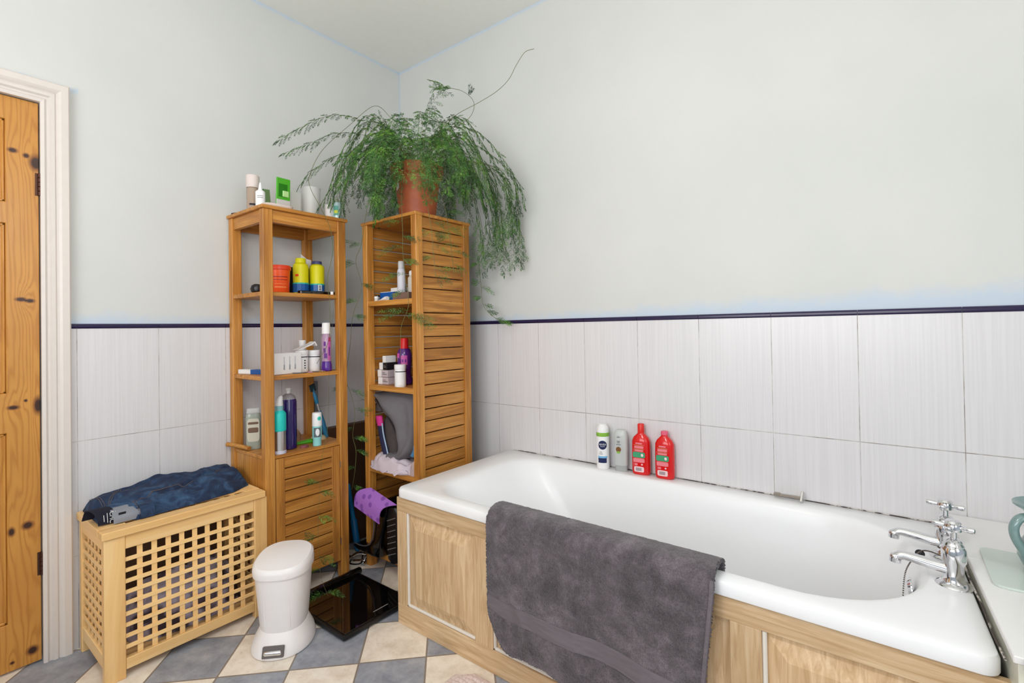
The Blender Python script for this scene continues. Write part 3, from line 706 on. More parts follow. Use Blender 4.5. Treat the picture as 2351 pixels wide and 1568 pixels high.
# washing inside it
M_LAUN = NT('grey_lilac_laundry'); p = M_LAUN.pos(); f = M_LAUN.noise(p, 6, 3, .6); M_LAUN.col(M_LAUN.ramp(f, [(.40, lin((92, 78, 92))), (.47, lin((190, 182, 200))), (.53, lin((176, 168, 186))), (.6, lin((70, 58, 66)))])); M_LAUN.set(Roughness=.9)
def heap(cx, cy, z0, rx, ry, h, seed, n=26, m=14, e=3.0, amp=.25, fq=9.0):
    b = bm_new(); rings = []
    for j in range(m + 1):
        t_ = j / m; rad = math.cos(t_ * PI / 2) ** .55 if j < m else .02; z = z0 + h * math.sin(t_ * PI / 2)
        rg = ring(cx, cy, z, rx * rad, ry * rad, e, n)
        for q in rg:
            d = noise.noise(q * fq + Vector((seed, seed, seed))) ; q.z += h * amp * d * (t_ ** .5); dxy = Vector((q.x - cx, q.y - cy, 0)); q += dxy * amp * .4 * noise.noise(q * fq * 1.3 + Vector((seed + 9, 0, 0))) * (1 if j else .3)
        rings.append(rg)
    skin(b, rings); return b
b = heap(.175, -1.225, .0545, .112, .185, .19, 3.0, 40, 22, 3.0, .32, 12)
lo = single('washing', 'grey and lilac washing seen through the hamper lattice', 'laundry', b, M_LAUN.m, (.175, -1.225, .054), True); lo['kind'] = 'stuff'
# jeans
t = NT('denim'); p = t.pos(); a_ = t.noise(p, 14, 4, .6, 1.5); fine = t.noise(p, 900, 2, .5)
c = t.ramp(a_, [(.30, lin((20, 32, 58))), (.50, lin((32, 54, 88))), (.66, lin((54, 86, 122))), (.8, lin((84, 116, 146)))])
c = t.mix(t.math('MULTIPLY', fine, .25), c, lin((16, 24, 42))); t.col(c); t.set(Roughness=.85); t.bump(fine, .3, .001); M_DENIM = t.m
front = [(-1.492, .236), (-1.433, .258), (-1.397, .290), (-1.347, .285), (-1.284, .283), (-1.205, .280), (-1.079, .262), (-1.000, .215)]
back_h = [(-1.500, .032), (-1.439, .060), (-1.366, .070), (-1.267, .090), (-1.147, .082), (-1.06, .082), (-1.000, .068)]
def interp(tab, y):
    if y <= tab[0][0]: return tab[0][1]
    for (a, va), (b_, vb) in zip(tab, tab[1:]):
        if y <= b_: return va + (vb - va) * (y - a) / (b_ - a)
    return tab[-1][1]
jn = Thing('jeans', 'folded dark blue denim jeans lying on the hamper lid', 'jeans', (.15, -1.24, lz1))
def jeans_top(u, v):
    y = -1.492 + u * .490; xf = interp(front, y); xb_ = .030
    x = xb_ + (xf - xb_) * v
    hb = interp(back_h, y); hf = .030
    s = v; h = hb * (1 - s) ** 1.0 * .9 + hf * s + .012 * math.sin(PI * s)
    ed = min(1, min(u, 1 - u) / .03, ) ; fd = min(1, v / .10, (1 - v) / .10)
    h *= max(.0, fd) ** .45 * (.35 + .65 * ed ** .5)
    w = noise.noise(Vector((x * 12, y * 7, 0))) * .013 + abs(noise.noise(Vector((x * 26 + y * 9, y * 11, 4)))) * -.012 + noise.noise(Vector((x * 55, y * 30, 7))) * .003
    w -= .010 * math.exp(-((v - .52 - .22 * math.sin(u * 5)) / .035) ** 2) + .008 * math.exp(-((v - .28 + .3 * u) / .03) ** 2) * (u > .25)
    return Vector((x, y, lz1 + .002 + max(0.0005, h + w * fd)))
nu, nv = 150, 70; b = bm_new()
T = [[b.verts.new(jeans_top(i / nu, j / nv)) for j in range(nv + 1)] for i in range(nu + 1)]
for i in range(nu):
    for j in range(nv): b.faces.new((T[i][j], T[i + 1][j], T[i + 1][j + 1], T[i][j + 1]))
edge = [T[i][0] for i in range(nu)] + [T[nu][j] for j in range(nv)] + [T[i][nv] for i in range(nu, 0, -1)] + [T[0][j] for j in range(nv, 0, -1)]
low = [b.verts.new(Vector((v.co.x, v.co.y, lz1 + .0006))) for v in edge]
for i in range(len(edge)): k = (i + 1) % len(edge); b.faces.new((edge[i], low[i], low[k], edge[k]))
b.faces.new(low[::-1]); jn.part('denim_cloth', b, M_DENIM, True)
def on_jeans(u, v, off=.0016): q = jeans_top(u, v); return q + Vector((.0, -.0004, off))
M_SEAM = plain('tan_seam_thread', (104, 92, 92), .8)
b = bm_new()
for path in ([(.20, .12), (.16, .30), (.11, .50), (.075, .66)], [(.03, .10), (.05, .35), (.06, .6)], [(.22, .80), (.32, .70), (.42, .62), (.50, .60)], [(.205, .99), (.20, .86), (.19, .74)], [(.5, .60), (.58, .62), (.62, .56)], [(.8, .45), (.86, .35), (.93, .30)]):
    for o2 in (0, .012):
        tube(b, [on_jeans(q.x + o2, q.y, .002) for q in spline([Vector((a_, b_, 0)) for a_, b_ in path], 12)], .0010, 5)
jn.part('seam', b, M_SEAM, True, label='raised tan stitched seam')
# waistband turned over at the near end: dark inside band, black tag, grey pocket bag
def cloth_strip(pts, w_vec, th):
    b = bm_new(); pts = spline(pts, 6)
    def fn(u, v):
        k = u * (len(pts) - 1); i = min(int(k), len(pts) - 2); q = pts[i].lerp(pts[i + 1], k - i); return q + Vector(w_vec) * (v - .5)
    return sheet(b, fn, len(pts) * 2, 4, th)
b = cloth_strip([Vector((.175, -1.497, .500)), Vector((.200, -1.492, .536)), Vector((.235, -1.480, .534)), Vector((.258, -1.474, .515)), Vector((.262, -1.472, .496))], (0, .052, 0), .003)
wbn = jn.part('waistband', b, plain('dark_denim_inside', (24, 26, 44), .9), True)
b = bm_new()
R_, U_ = Vector((.15, .0, -1)).normalized(), Vector((0.0, 1, 0))
text_flat(b, 'CMC', .017, (.2635, -1.463, .516), (.35, -.06, -1), (0, 1, .02)); 
for yy, ll in ((-1.483, .020), (-1.474, .030), (-1.452, .032)):
    tube(b, [(.2585, yy, .516 + ll / 2), (.2655, yy, .516 - ll / 2)], .0009, 5)
jn.part('lettering', b, M_WHITEINK, parent=wbn, label='white printed lettering')
b = cloth_strip([Vector((.225, -1.425, .534)), Vector((.262, -1.425, .528)), Vector((.282, -1.425, .514)), Vector((.284, -1.425, .496))], (0, .075, 0), .002)
jn.part('pocket_bag', b, plain('grey_pocket_cloth', (146, 150, 160), .9, var=.2), True)
b = bm_new(); obox(b, (.276, -1.438, .513), (.0015, .020, .030), (0, .15, 0), .0004); jn.part('brand_tag', b, plain('black_tag', (14, 16, 24), .7))
b = cloth_strip([Vector((.24, -1.372, .536)), Vector((.275, -1.372, .536)), Vector((.296, -1.372, .522)), Vector((.298, -1.372, .495))], (0, .040, 0), .003)
jn.part('cuff', b, M_DENIM, True)

# ================================================================== SHELF UNITS (same range)
def posts(th, x0, x1, y0, y1, z1, sx, sy):
    for a, c in ((x0, y0), (x1 - sx, y0), (x0, y1 - sy), (x1 - sx, y1 - sy)):
        th.part('leg', box(bm_new(), a, a + sx, c, c + sy, 0, z1, .002), ACZ)
H = 1.646
# --- open tower with cabinet, against the left wall
t1 = Thing('shelf_tower', 'open oiled hardwood shelf tower with slatted cupboard against the door wall', 'shelf unit', (.17, -.795, 0))
tx0, tx1, ty0, ty1 = .010, .330, -.985, -.605
posts(t1, tx0, tx1, ty0, ty1, H - .014, .034, .040)
t1.part('top_board', box(bm_new(), tx0 - .002, tx1 + .008, ty0 - .008, ty1 + .008, H - .014, H, .002), ACY)
for x0 in (tx1 - .026, tx0 + .006): t1.part('apron', box(bm_new(), x0, x0 + .020, ty0 + .04, ty1 - .04, H - .066, H - .0145, .001), ACY)
for y0 in (ty0 + .006, ty1 - .026): t1.part('apron', box(bm_new(), tx0 + .034, tx1 - .034, y0, y0 + .020, H - .066, H - .0145, .001), ACX)
SH1, SH2, SH3 = 1.293, .944, .617
for z in (SH1, SH2): t1.part('shelf', box(bm_new(), tx0 + .002, tx1 - .012, ty0 + .003, ty1 - .003, z - .018, z, .002), ACY)
t1.part('shelf', box(bm_new(), tx0 + .002, tx1 - .004, ty0 + .005, ty1 - .005, SH3 - .014, SH3, .002), ACY)
for y0 in (ty0 + .008, ty1 - .020): t1.part('side_panel', box(bm_new(), tx0 + .034, tx1 - .034, y0, y0 + .012, .11, SH3 - .0145), ACZ)
t1.part('bottom_board', box(bm_new(), tx0 + .01, tx1 - .03, ty0 + .02, ty1 - .02, .095, .11), ACY)
t1.part('back_panel', box(bm_new(), tx0 + .012, tx0 + .018, ty0 + .04, ty1 - .04, .11, SH3 - .014), ACY)
dx0, dx1 = tx1 - .022, tx1 - .003; dy0, dy1 = ty0 + .043, ty1 - .043; sw = .038
dd = t1.part('cupboard_door', box(bm_new(), dx0, dx1, dy0, dy0 + sw, .078, SH3 - .016, .0015), ACZ)
t1.part('door_stile', box(bm_new(), dx0, dx1, dy1 - sw, dy1, .078, SH3 - .016, .0015), ACZ, parent=dd)
b = bm_new(); z = SH3 - .016; pit = .0478; k = 0
while z - pit > .070:
    zz0 = z - pit + .0048; box(b, dx0 + .002, dx1 - .002, dy0 + sw - .002, dy1 - sw + .002, zz0 if k else zz0, z, .001); z -= pit; k += 1
t1.part('slats', b, ACY, parent=dd)
for z in (.50, .15): t1.part('hinge', box(bm_new(), dx1 - .001, dx1 + .002, dy1 + .0005, dy1 + .004, z, z + .03), M_STEEL, parent=dd)
# --- slatted bookcase at the end of the bath
t2 = Thing('slatted_bookcase', 'oiled hardwood bookcase with slatted sides at the end of the bath', 'shelf unit', (.51, -.335, 0))
kx0, kx1, ky0, ky1 = .315, .702, -.503, -.160
posts(t2, kx0, kx1, ky0, ky1, H - .012, .034, .040)
t2.part('top_board', box(bm_new(), kx0 - .004, kx1 + .004, ky0 - .006, ky1 + .004, H - .014, H, .002), ACX)
KS = (1.266, .866, .476, .080)
for z in KS: t2.part('shelf', box(bm_new(), kx0 + .004, kx1 - .012, ky0 + .003, ky1 - .012, z - .024, z, .002), ACX)
for xs in (kx0 + .010, kx1 - .020):
    b = bm_new(); z = H - .016; pit = .0538; k = 0
    while z > .085:
        box(b, xs, xs + .010, ky0 + .036, ky1 - .036, z - pit + .005, z, .001); z -= pit
    t2.part('slatted_side', b, ACY)
t2.part('back_panel', box(bm_new(), kx0 + .034, kx1 - .034, ky1 - .016, ky1 - .010, .08, H - .014), wood('dark_back_board', (120, 84, 46), (98, 66, 34), (74, 48, 24), 'z'))

# ================================================================== generic small things
def cyl_thing(name, label, cat, x, y, z, prof, mat, caps=(), labels=(), group=None, body='bottle_body', e=2.0, k=1.0, rot=0.0, n=28):
    t = Thing(name, label, cat, (x, y, z), group=group)
    b = bm_new(); lathe(b, [(r, z + h) for r, h in prof], x, y, n, e=e, k=k, rot=rot); t.part(body, b, mat, True)
    for nm, pr_, m in caps: b = bm_new(); lathe(b, [(r, z + h) for r, h in pr_], x, y, n, e=e, k=k, rot=rot); t.part(nm, b, m, True)
    for nm, r, a, half, z0, z1, m in labels: b = bm_new(); patch(b, x, y, r, a, half, z + z0, z + z1, k=k, rot=rot); t.part(nm, b, m)
    return t
def cang(x, y): return math.atan2(-1.9352 - y, 2.3335 - x)
A1 = cang(.2, -.8)
# ---- on top of the tower
M_PINKCAP = plain('blush_cap', (226, 212, 206), .45); M_BEIGE = plain('beige_liquid', (186, 164, 146), .2, trans=.15)
pk = cyl_thing('lotion_bottle', 'beige lotion bottle with a blush pink cap on the tower top', 'bottle', .175, -.953, H, [(.022, 0), (.0245, .003), (.0245, .096), (.021, .100)], M_BEIGE, [('cap', [(.0255, .100), (.0265, .102), (.0265, .150), (.024, .154)], M_PINKCAP)], [('label', .0246, A1, .5, .022, .030, M_BLACKINK)])
cyl_thing('dropper_bottle', 'small white nozzle bottle in front of the beige bottle', 'bottle', .262, -.962, H, [(.017, 0), (.0185, .002), (.0185, .066), (.012, .072), (.007, .074)], M_WHITE, [('nozzle', [(.0085, .073), (.007, .082), (.0035, .104), (.001, .106)], M_WHITE)], [('small_print', .0187, A1, .6, .045, .047, M_GREYINK), ('small_print', .0187, A1, .6, .038, .040, M_GREYINK)])
M_GRNB = plain('bright_green_pack', (84, 178, 46), .35, var=.15); M_GRND = plain('deep_green_print', (40, 120, 20), .4); M_PALEG = plain('pale_green_print', (186, 226, 150), .4)
gp = Thing('sachet', 'bright green face mask pack standing in the soap dish', 'packet', (.268, -.868, H + .012))
b = bm_new(); obox(b, (.268, -.868, H + .080), (.007, .062, .126), (0, .06, .05), .002); gp.part('pouch', b, M_GRNB)
b = bm_new(); obox(b, (.2693, -.868, H + .033), (.0062, .060, .034), (0, .06, .05), .001); gp.part('label', b, plain('silver_print', (206, 200, 196), .4))
b = bm_new(); obox(b, (.2687, -.870, H + .090), (.0074, .044, .06), (0, .06, .05), .002); gp.part('leaf_print', b, M_GRND)
b = bm_new(); obox(b, (.2700, -.858, H + .077), (.0072, .028, .026), (0, .06, .05), .002); gp.part('lettering', b, M_PALEG)
gp2 = Thing('sachet', 'dull green packet leaning behind the white nozzle bottle', 'packet', (.150, -.875, H))
b = bm_new(); obox(b, (.150, -.878, H + .060), (.006, .030, .110), (.12, .05, .2), .002); gp2.part('pouch', b, plain('dull_green_pack', (120, 150, 100), .4))
b = bm_new(); obox(b, (.1500, -.8855, H + .104), (.0075, .032, .022), (.12, .05, .2), .002); gp2.part('seal', b, M_GRND)
sd = Thing('soap_dish', 'low white dish on the near corner of the tower top', 'dish', (.290, -.900, H))
b = bm_new(); skin(b, [ring(.286, -.905, H + z_, rx_, ry_, 4, 32) for z_, rx_, ry_ in ((0, .030, .052), (.003, .034, .056), (.014, .038, .062), (.0145, .036, .060), (.005, .030, .052))]); sd.part('dish', b, plain('cream_ceramic', (234, 222, 216), .3), True)
M_FROSTW = plain('frosted_clear_plastic', (240, 240, 236), .3, var=.02, alpha=.42)
wb_ = Thing('carton', 'plain white carton with a tiny grey mark on the tower top', 'box', (.20, -.790, H))
b = bm_new(); obox(b, (.20, -.790, H + .056), (.04, .060, .112), (0, 0, .1), .002); wb_.part('box', b, plain('offwhite_card', (216, 216, 212), .6, var=.02))
b = bm_new(); obox(b, (.2205, -.808, H + .055), (.001, .008, .026), (0, 0, .1)); wb_.part('print', b, M_GREYINK)
cyl_thing('beaker', 'large frosted see-through beaker standing on the tower top', 'beaker', .20, -.700, H, [(.034, 0), (.036, .002), (.043, .145), (.0445, .149), (.042, .149), (.041, .145), (.035, .006)], M_FROSTW, body='cup')
cyl_thing('beaker', 'small white beaker beside the striped tin on the tower top', 'beaker', .262, -.645, H, [(.017, 0), (.018, .002), (.020, .070), (.019, .071), (.018, .068)], plain('white_beaker_plastic', (232, 228, 226), .35), body='cup')
cyl_thing('tin', 'small pale blue tin with a green and yellow label on the tower top', 'tin', .285, -.618, H, [(.019, 0), (.020, .002), (.020, .080), (.019, .082)], plain('pale_blue_tin', (196, 224, 226), .3, .2), labels=[('label', .0202, A1 - .35, .55, .020, .065, plain('teal_print', (96, 168, 150), .4)), ('stripe', .0208, A1 - .35, .4, .030, .044, plain('yellow_print', (214, 216, 60), .4))], body='tin_body')
b = bm_new(); obox(b, (.075, -.955, H + .004), (.07, .05, .006), (0, 0, .3), .001); single('compact_mirror', 'flat dark compact at the wall end of the tower top', 'compact', b, M_BLACK, (.075, -.955, H))
# ---- tower shelf 1
bg = Thing('plastic_gadget', 'black rounded plastic gadget on the upper tower shelf', 'gadget', (.205, -.955, SH1))
b = bm_new(); skin(b, [ring(.205, -.955, SH1 + z_, r_, r_ * .8, 2.6, 20, .4) for z_, r_ in ((0, .014), (.006, .022), (.018, .025), (.032, .020), (.038, .010))]); bg.part('shell', b, M_BLACK, True)
b = bm_new(); decal_disc(b, .205, -.955, .0245, A1, SH1 + .018, .008); bg.part('button', b, plain('dark_grey', (60, 60, 62), .4))
M_ORANGE = plain('orange_plastic', (250, 92, 30), .35); M_ORRED = plain('orange_red_plastic', (236, 70, 34), .35)
ob = cyl_thing('tub', 'round orange plastic tub with a red lid on the upper tower shelf', 'tub', .215, -.862, SH1, [(.038, 0), (.040, .003), (.044, .104), (.042, .106)], M_ORANGE, [('lid', [(.046, .103), (.048, .105), (.048, .120), (.046, .123), (.03, .123)], M_ORRED)], [('label', .0424, A1 + .15, .7, .070, .074, plain('dark_red_print', (160, 20, 10), .4)), ('label', .042, A1 + .15, .7, .058, .061, plain('dark_red_print', (160, 20, 10), .4)), ('label', .0415, A1 + .15, .6, .040, .042, plain('amber_print', (255, 140, 70), .4)), ('label', .0408, A1 + .15, .6, .025, .030, plain('amber_print', (255, 140, 70), .4))], body='tub_body')
M_YEL = plain('acid_yellow_plastic', (232, 226, 20), .4); M_BLUEB = plain('royal_blue_print', (16, 92, 168), .35); M_TEAL = plain('teal_print_band', (60, 196, 170), .4)
def yellow_bottle(x, y, label, capm, ch):
    t = cyl_thing('supplement_bottle', label, 'bottle', x, y, SH1, [(.030, 0), (.033, .003), (.034, .130), (.031, .141), (.023, .147), (.021, .149)], M_YEL,
                  [('cap', [(.0215, .148), (.023, .149), (.023, ch), (.021, ch + .003)], capm)],
                  [('label', .0341, A1, 3.0, .012, .050, M_BLUEB), ('stripe', .0343, A1, 3.0, .050, .056, M_TEAL)])
    return t
ya = yellow_bottle(.195, -.752, 'yellow and blue bottle with a yellow cap on the upper tower shelf', M_YEL, .166)
b = bm_new(); patch(b, .195, -.752, .0344, A1 - .5, .22, SH1 + .084, SH1 + .094); ya.part('badge', b, M_ORRED)
yb_ = yellow_bottle(.195, -.672, 'yellow and blue bottle with a navy cap on the upper tower shelf', plain('slate_navy_cap', (70, 74, 118), .4), .160)
b = bm_new(); patch(b, .195, -.672, .0345, A1 + .35, .27, SH1 + .022, SH1 + .050); bc = yb_.part('barcode', b, M_WHITEINK)
b = bm_new()
for k in range(3): patch(b, .195, -.672, .0352, A1 + .35, .16, SH1 + .026 + k * .008, SH1 + .030 + k * .008)
yb_.part('barcode_line', b, M_BLACKINK, parent=bc)
b = bm_new(); obox(b, (.140, -.715, SH1 + .066), (.05, .17, .130), (0, 0, .0), .003); single('cosmetics_caddy', 'black box standing behind the two yellow bottles', 'box', b, M_BLACK, (.140, -.715, SH1))
b = bm_new(); obox(b, (.268, -.715, SH1 + .008), (.034, .17, .015), (0, 0, -.04), .003); tr_ = single('tray', 'flat shiny black case in front of the yellow bottles', 'case', b, M_BLACKG, (.268, -.715, SH1))
cyl_thing('pill_tub', 'tiny white pot at the end of the black case', 'pot', .300, -.660, SH1, [(.006, 0), (.007, .001), (.007, .014), (.006, .015)], M_WHITE, body='pot')
b = bm_new(); prism(b, [(-.715, SH1 + .131), (-.672, SH1 + .131), (-.668, SH1 + .175), (-.690, SH1 + .178), (-.722, SH1 + .200)], 'x', .140, .1412); single('paper_card', 'white torn card sticking up between the yellow bottles', 'card', b, M_PAPER, (.14, -.69, SH1 + .13))
# ---- tower shelf 2
tp = Thing('toothpaste_carton', 'white and blue toothpaste carton lying on the middle tower shelf', 'box', (.13, -.93, SH2))
b = bm_new(); obox(b, (.085, -.943, SH2 + .010), (.075, .034, .019), (0, 0, .25), .001); tp.part('box', b, M_PAPER)
b = bm_new(); obox(b, (.178, -.919, SH2 + .010), (.115, .0345, .0195), (0, 0, .25), .001); tp.part('sleeve', b, plain('blue_sleeve', (20, 84, 160), .4))
wc = Thing('carton', 'white carton printed with faint grey syringes on the middle tower shelf', 'box', (.255, -.860, SH2))
b = bm_new(); obox(b, (.258, -.862, SH2 + .046), (.040, .130, .090), (0, 0, .12), .001); wc.part('box', b, M_PAPER)
b = bm_new()
for k in range(3): 
    yy = -.878 + k * .026; xx = .2785 - (yy + .862) * .12
    obox(b, (xx, yy, SH2 + .048), (.001, .0035, .055), (0, 0, .12), .0004); obox(b, (xx, yy, SH2 + .030), (.001, .007, .022), (0, 0, .12), .0004)
wc.part('print', b, plain('faint_grey_print', (186, 188, 194), .6))
def pot(x, y, label, r, h, ch, z=SH2, neck=False):
    pr_ = [(r * .94, 0), (r, .003), (r, h - .008), (r * .93, h)] if not neck else [(r * .94, 0), (r, .003), (r, h - .035), (r * .62, h - .020), (r * .55, h)]
    rc = r * 1.03 if not neck else r * .66
    return cyl_thing('pill_bottle', label, 'bottle', x, y, z, pr_, M_WHITE, [('lid', [(rc * .97, h), (rc, h + .002), (rc, h + ch), (rc * .93, h + ch + .002)], M_WHITE)],
                     [('stripe', r + .0003, A1, 1.2, h - (.012 if not neck else .040), h - (.008 if not neck else .037), M_BLACKINK), ('label', r + .0003, A1, .95, .010, h - .016 if not neck else h - .044, M_PAPER)])
pt = pot(.225, -.768, 'white pill tub nearest the printed carton on the middle tower shelf', .027, .078, .018)
b = bm_new()
for k in range(4): patch(b, .225, -.768, .0282, A1 + .45, .09, SH2 + .016 + k * .011, SH2 + .022 + k * .011)
pt.part('lettering', b, M_BLACKINK)
pot(.150, -.722, 'taller white narrow neck bottle at the back of the middle tower shelf', .024, .118, .022, neck=True)
pot(.222, -.706, 'white pill tub beside the purple mouthwash on the middle tower shelf', .027, .076, .018)
b = bm_new(); prism(b, [(-.800, SH2 + .100), (-.735, SH2 + .125), (-.716, SH2 + .136), (-.706, SH2 + .118), (-.709, SH2 + .116), (-.719, SH2 + .130), (-.735, SH2 + .119), (-.798, SH2 + .0985)], 'x', .205, .250); single('paper_leaflet', 'folded white leaflet resting on the white pill tubs', 'leaflet', b, M_PAPER, (.22, -.75, SH2 + .1))
M_CLRP = plain('clear_pink_plastic', (214, 176, 206), .12, trans=.35); M_PURP = plain('purple_liquid', (92, 40, 150), .12, trans=.1)
M_PURPR = plain('purple_print', (104, 40, 140), .35); M_MAG = plain('magenta_print', (206, 90, 170), .35)
def mouthwash(x, y, z, label, full, capm, sc=1.0):
    P_ = [(.022, 0), (.026, .004), (.0265, .020), (.022, .045), (.0215, .060), (.0235, .10), (.0245, .140), (.022, .162), (.017, .172)]
    P_ = [(r * sc, h) for r, h in P_]
    t = Thing('mouthwash_bottle', label, 'bottle', (x, y, z))
    if full:
        b = bm_new(); lathe(b, [(r, z + h) for r, h in P_], x, y, 28, k=.95); t.part('bottle_body', b, plain('deep_purple_bottle', (84, 34, 122), .15, coat=.3), True)
    else:
        b = bm_new(); lathe(b, [(r, z + h) for r, h in P_[:4]], x, y, 28, k=.85); t.part('liquid', b, M_PURP, True)
        b = bm_new(); lathe(b, [(r, z + h) for r, h in P_[3:]], x, y, 28, k=.85); t.part('bottle_body', b, M_CLRP, True)
    b = bm_new(); lathe(b, [(.0175 * min(sc, 1.05), z + .170), (.0195 * min(sc, 1.05), z + .172), (.0180 * min(sc, 1.05), z + .2175), (.016 * min(sc, 1.05), z + .221)], x, y, 26); t.part('cap', b, capm, True)
    return t
mw = mouthwash(.285, -.682, SH2, 'half empty purple mouthwash bottle with a white cap on the tower', False, M_WHITE)
for (a_, h_, z0_, z1_, m_) in ((-.5, .22, .085, .105, M_PURPR), (-.3, .28, .06, .082, M_PURPR), (.45, .3, .05, .15, M_MAG), (.5, .2, .135, .155, plain('red_print', (190, 30, 60), .4)), (.45, .16, .07, .11, M_PURPR), (-.45, .2, .115, .135, M_PURPR)):
    b = bm_new(); patch(b, .285, -.682, .0247, A1 + a_, h_, SH2 + z0_, SH2 + z1_, k=.87); mw.part('print', b, m_)
for k, (y_, x_, m_) in enumerate(((-.835, .305, M_GREYINK), (-.80, .300, plain('foil', (160, 156, 160), .3, .8)), (-.775, .306, plain('pink_foil', (196, 140, 150), .4)), (-.745, .300, M_GREYINK), (-.722, .304, plain('tan_bits', (196, 168, 130), .6)))):
    b = bm_new(); obox(b, (x_, y_, SH2 + .0035), (.016, .034, .003), (.05 * (k % 3 - 1), .1, .5 * k), .001)
    single('blister_strip', 'small foil pill strip lying on the front edge of the middle tower shelf', 'pill strip', b, m_, (x_, y_, SH2), group='pill strips on the middle tower shelf')
# ---- tower shelf 3 (cupboard top)
M_GEL = plain('clear_gel', (196, 204, 190), .12, trans=.4)
gl_ = Thing('gel_bottle', 'clear flat gel bottle standing behind the near tower post', 'bottle', (.125, -.938, SH3))
b = bm_new(); skin(b, [ring(.125, -.938, SH3 + z_, rx_, ry_, 3.2, 26, A1 + PI / 2) for z_, rx_, ry_ in ((0, .026, .014), (.004, .029, .017), (.14, .030, .018), (.155, .027, .015))]); gl_.part('bottle_body', b, M_GEL, True)
b = bm_new(); skin(b, [ring(.125, -.938, SH3 + z_, rx_, ry_, 3.2, 26, A1 + PI / 2) for z_, rx_, ry_ in ((.155, .025, .014), (.157, .027, .015), (.176, .026, .014), (.178, .024, .013))]); gl_.part('cap', b, M_FROSTW, True)
nA = (math.cos(A1), math.sin(A1))
flat_label(gl_, 'label', .125, -.938, nA, .048, .10, SH3 + .085, plain('cream_label', (214, 208, 190), .5), .0175)
flat_label(gl_, 'picture', .125, -.938, nA, .040, .022, SH3 + .085, plain('brown_label_print', (120, 92, 74), .5), .0181)
flat_label(gl_, 'picture', .125, -.938, nA, .040, .010, SH3 + .115, plain('brown_label_print', (120, 92, 74), .5), .0181)
M_TURQ = plain('turquoise_plastic', (30, 196, 186), .4)
st_ = Thing('water_bottle', 'turquoise and steel bottle with a white spout on the cupboard top', 'bottle', (.300, -.912, SH3))
b = bm_new(); lathe(b, [(.022, SH3 + .012), (.0255, SH3 + .013), (.0255, SH3 + .100), (.024, SH3 + .101)], .300, -.912, 30); st_.part('steel_body', b, M_STEEL, True, label='brushed steel lower body')
b = bm_new(); lathe(b, [(.022, SH3), (.0265, SH3 + .001), (.0265, SH3 + .013), (.025, SH3 + .015)], .300, -.912, 30); st_.part('base_ring', b, plain('pale_lilac_rubber', (206, 204, 220), .5), True)
b = bm_new(); lathe(b, [(.0255, SH3 + .095), (.0270, SH3 + .097), (.0270, SH3 + .165), (.024, SH3 + .172), (.018, SH3 + .178), (.0165, SH3 + .180)], .300, -.912, 30); st_.part('sleeve', b, M_TURQ, True, label='turquoise sleeve')
b = bm_new(); lathe(b, [(.0165, SH3 + .179), (.0165, SH3 + .198), (.015, SH3 + .200)], .300, -.912, 24); st_.part('collar', b, plain('grey_teal_plastic', (128, 180, 184), .35), True)
b = bm_new(); skin(b, [ring(.300, -.912 + oy, SH3 + z_, r_, r_, 2, 20) for z_, r_, oy in ((.200, .0165, 0), (.212, .0155, .0), (.226, .0125, .003), (.237, .008, .007), (.241, .003, .010))]); st_.part('spout', b, plain('grey_white_plastic', (214, 212, 212), .4), True)
M_DKPUR = plain('violet_liquid', (38, 20, 92), .08, coat=.5)
pb = Thing('bubble_bath', 'tall dark violet bottle with a clear pump neck on the cupboard top', 'bottle', (.250, -.846, SH3))
b = bm_new(); lathe(b, [(.029, SH3), (.0335, SH3 + .004), (.0335, SH3 + .205), (.030, SH3 + .218)], .250, -.846, 32); pb.part('bottle_body', b, M_DKPUR, True)
b = bm_new(); lathe(b, [(.031, SH3 + .216), (.025, SH3 + .230), (.014, SH3 + .238), (.008, SH3 + .240)], .250, -.846, 32); pb.part('shoulder', b, plain('clear_grey_plastic', (196, 190, 196), .1, trans=.5), True)
b = bm_new(); lathe(b, [(.008, SH3 + .239), (.009, SH3 + .241), (.009, SH3 + .254), (.011, SH3 + .256), (.011, SH3 + .263), (.008, SH3 + .265)], .250, -.846, 20); pb.part('cap', b, M_FROSTW, True)
b = bm_new(); patch(b, .250, -.846, .0337, A1 - .75, .2, SH3 + .065, SH3 + .105); pb.part('label', b, plain('lilac_label', (178, 176, 214), .4))
mo = Thing('foam_bottle', 'small white and aqua bottle standing on the cupboard top', 'bottle', (.300, -.742, SH3))
b = bm_new(); lathe(b, [(.017, SH3), (.0185, SH3 + .002), (.0175, SH3 + .028), (.0205, SH3 + .036), (.0205, SH3 + .085), (.020, SH3 + .088)], .300, -.742, 28); mo.part('bottle_body', b, plain('aqua_plastic', (150, 216, 214), .25), True)
b = bm_new(); lathe(b, [(.0205, SH3 + .088), (.0210, SH3 + .090), (.0200, SH3 + .142), (.018, SH3 + .147), (.008, SH3 + .148)], .300, -.742, 28); mo.part('cap', b, M_WHITE, True)
b = bm_new(); decal_disc(b, .300, -.742, .0208, A1 + .45, SH3 + .122, .0085); mo.part('sticker', b, plain('turquoise_print', (60, 200, 180), .4))
b = bm_new(); patch(b, .300, -.742, .0206, A1, .75, SH3 + .040, SH3 + .082); mo.part('label', b, plain('dark_photo_print', (96, 108, 112), .4))
b = bm_new(); decal_disc(b, .300, -.742, .0213, A1 + .05, SH3 + .062, .0085, ry=.016); mo.part('picture', b, M_WHITEINK)
gt = Thing('toothpaste_tube', 'green squeezed tube lying behind the small aqua bottle', 'tube', (.21, -.77, SH3))
b = bm_new(); pth = [Vector((.205 + .02 * k / 8, -.815 + .085 * k / 8, SH3 + .013)) for k in range(9)]
rings = []
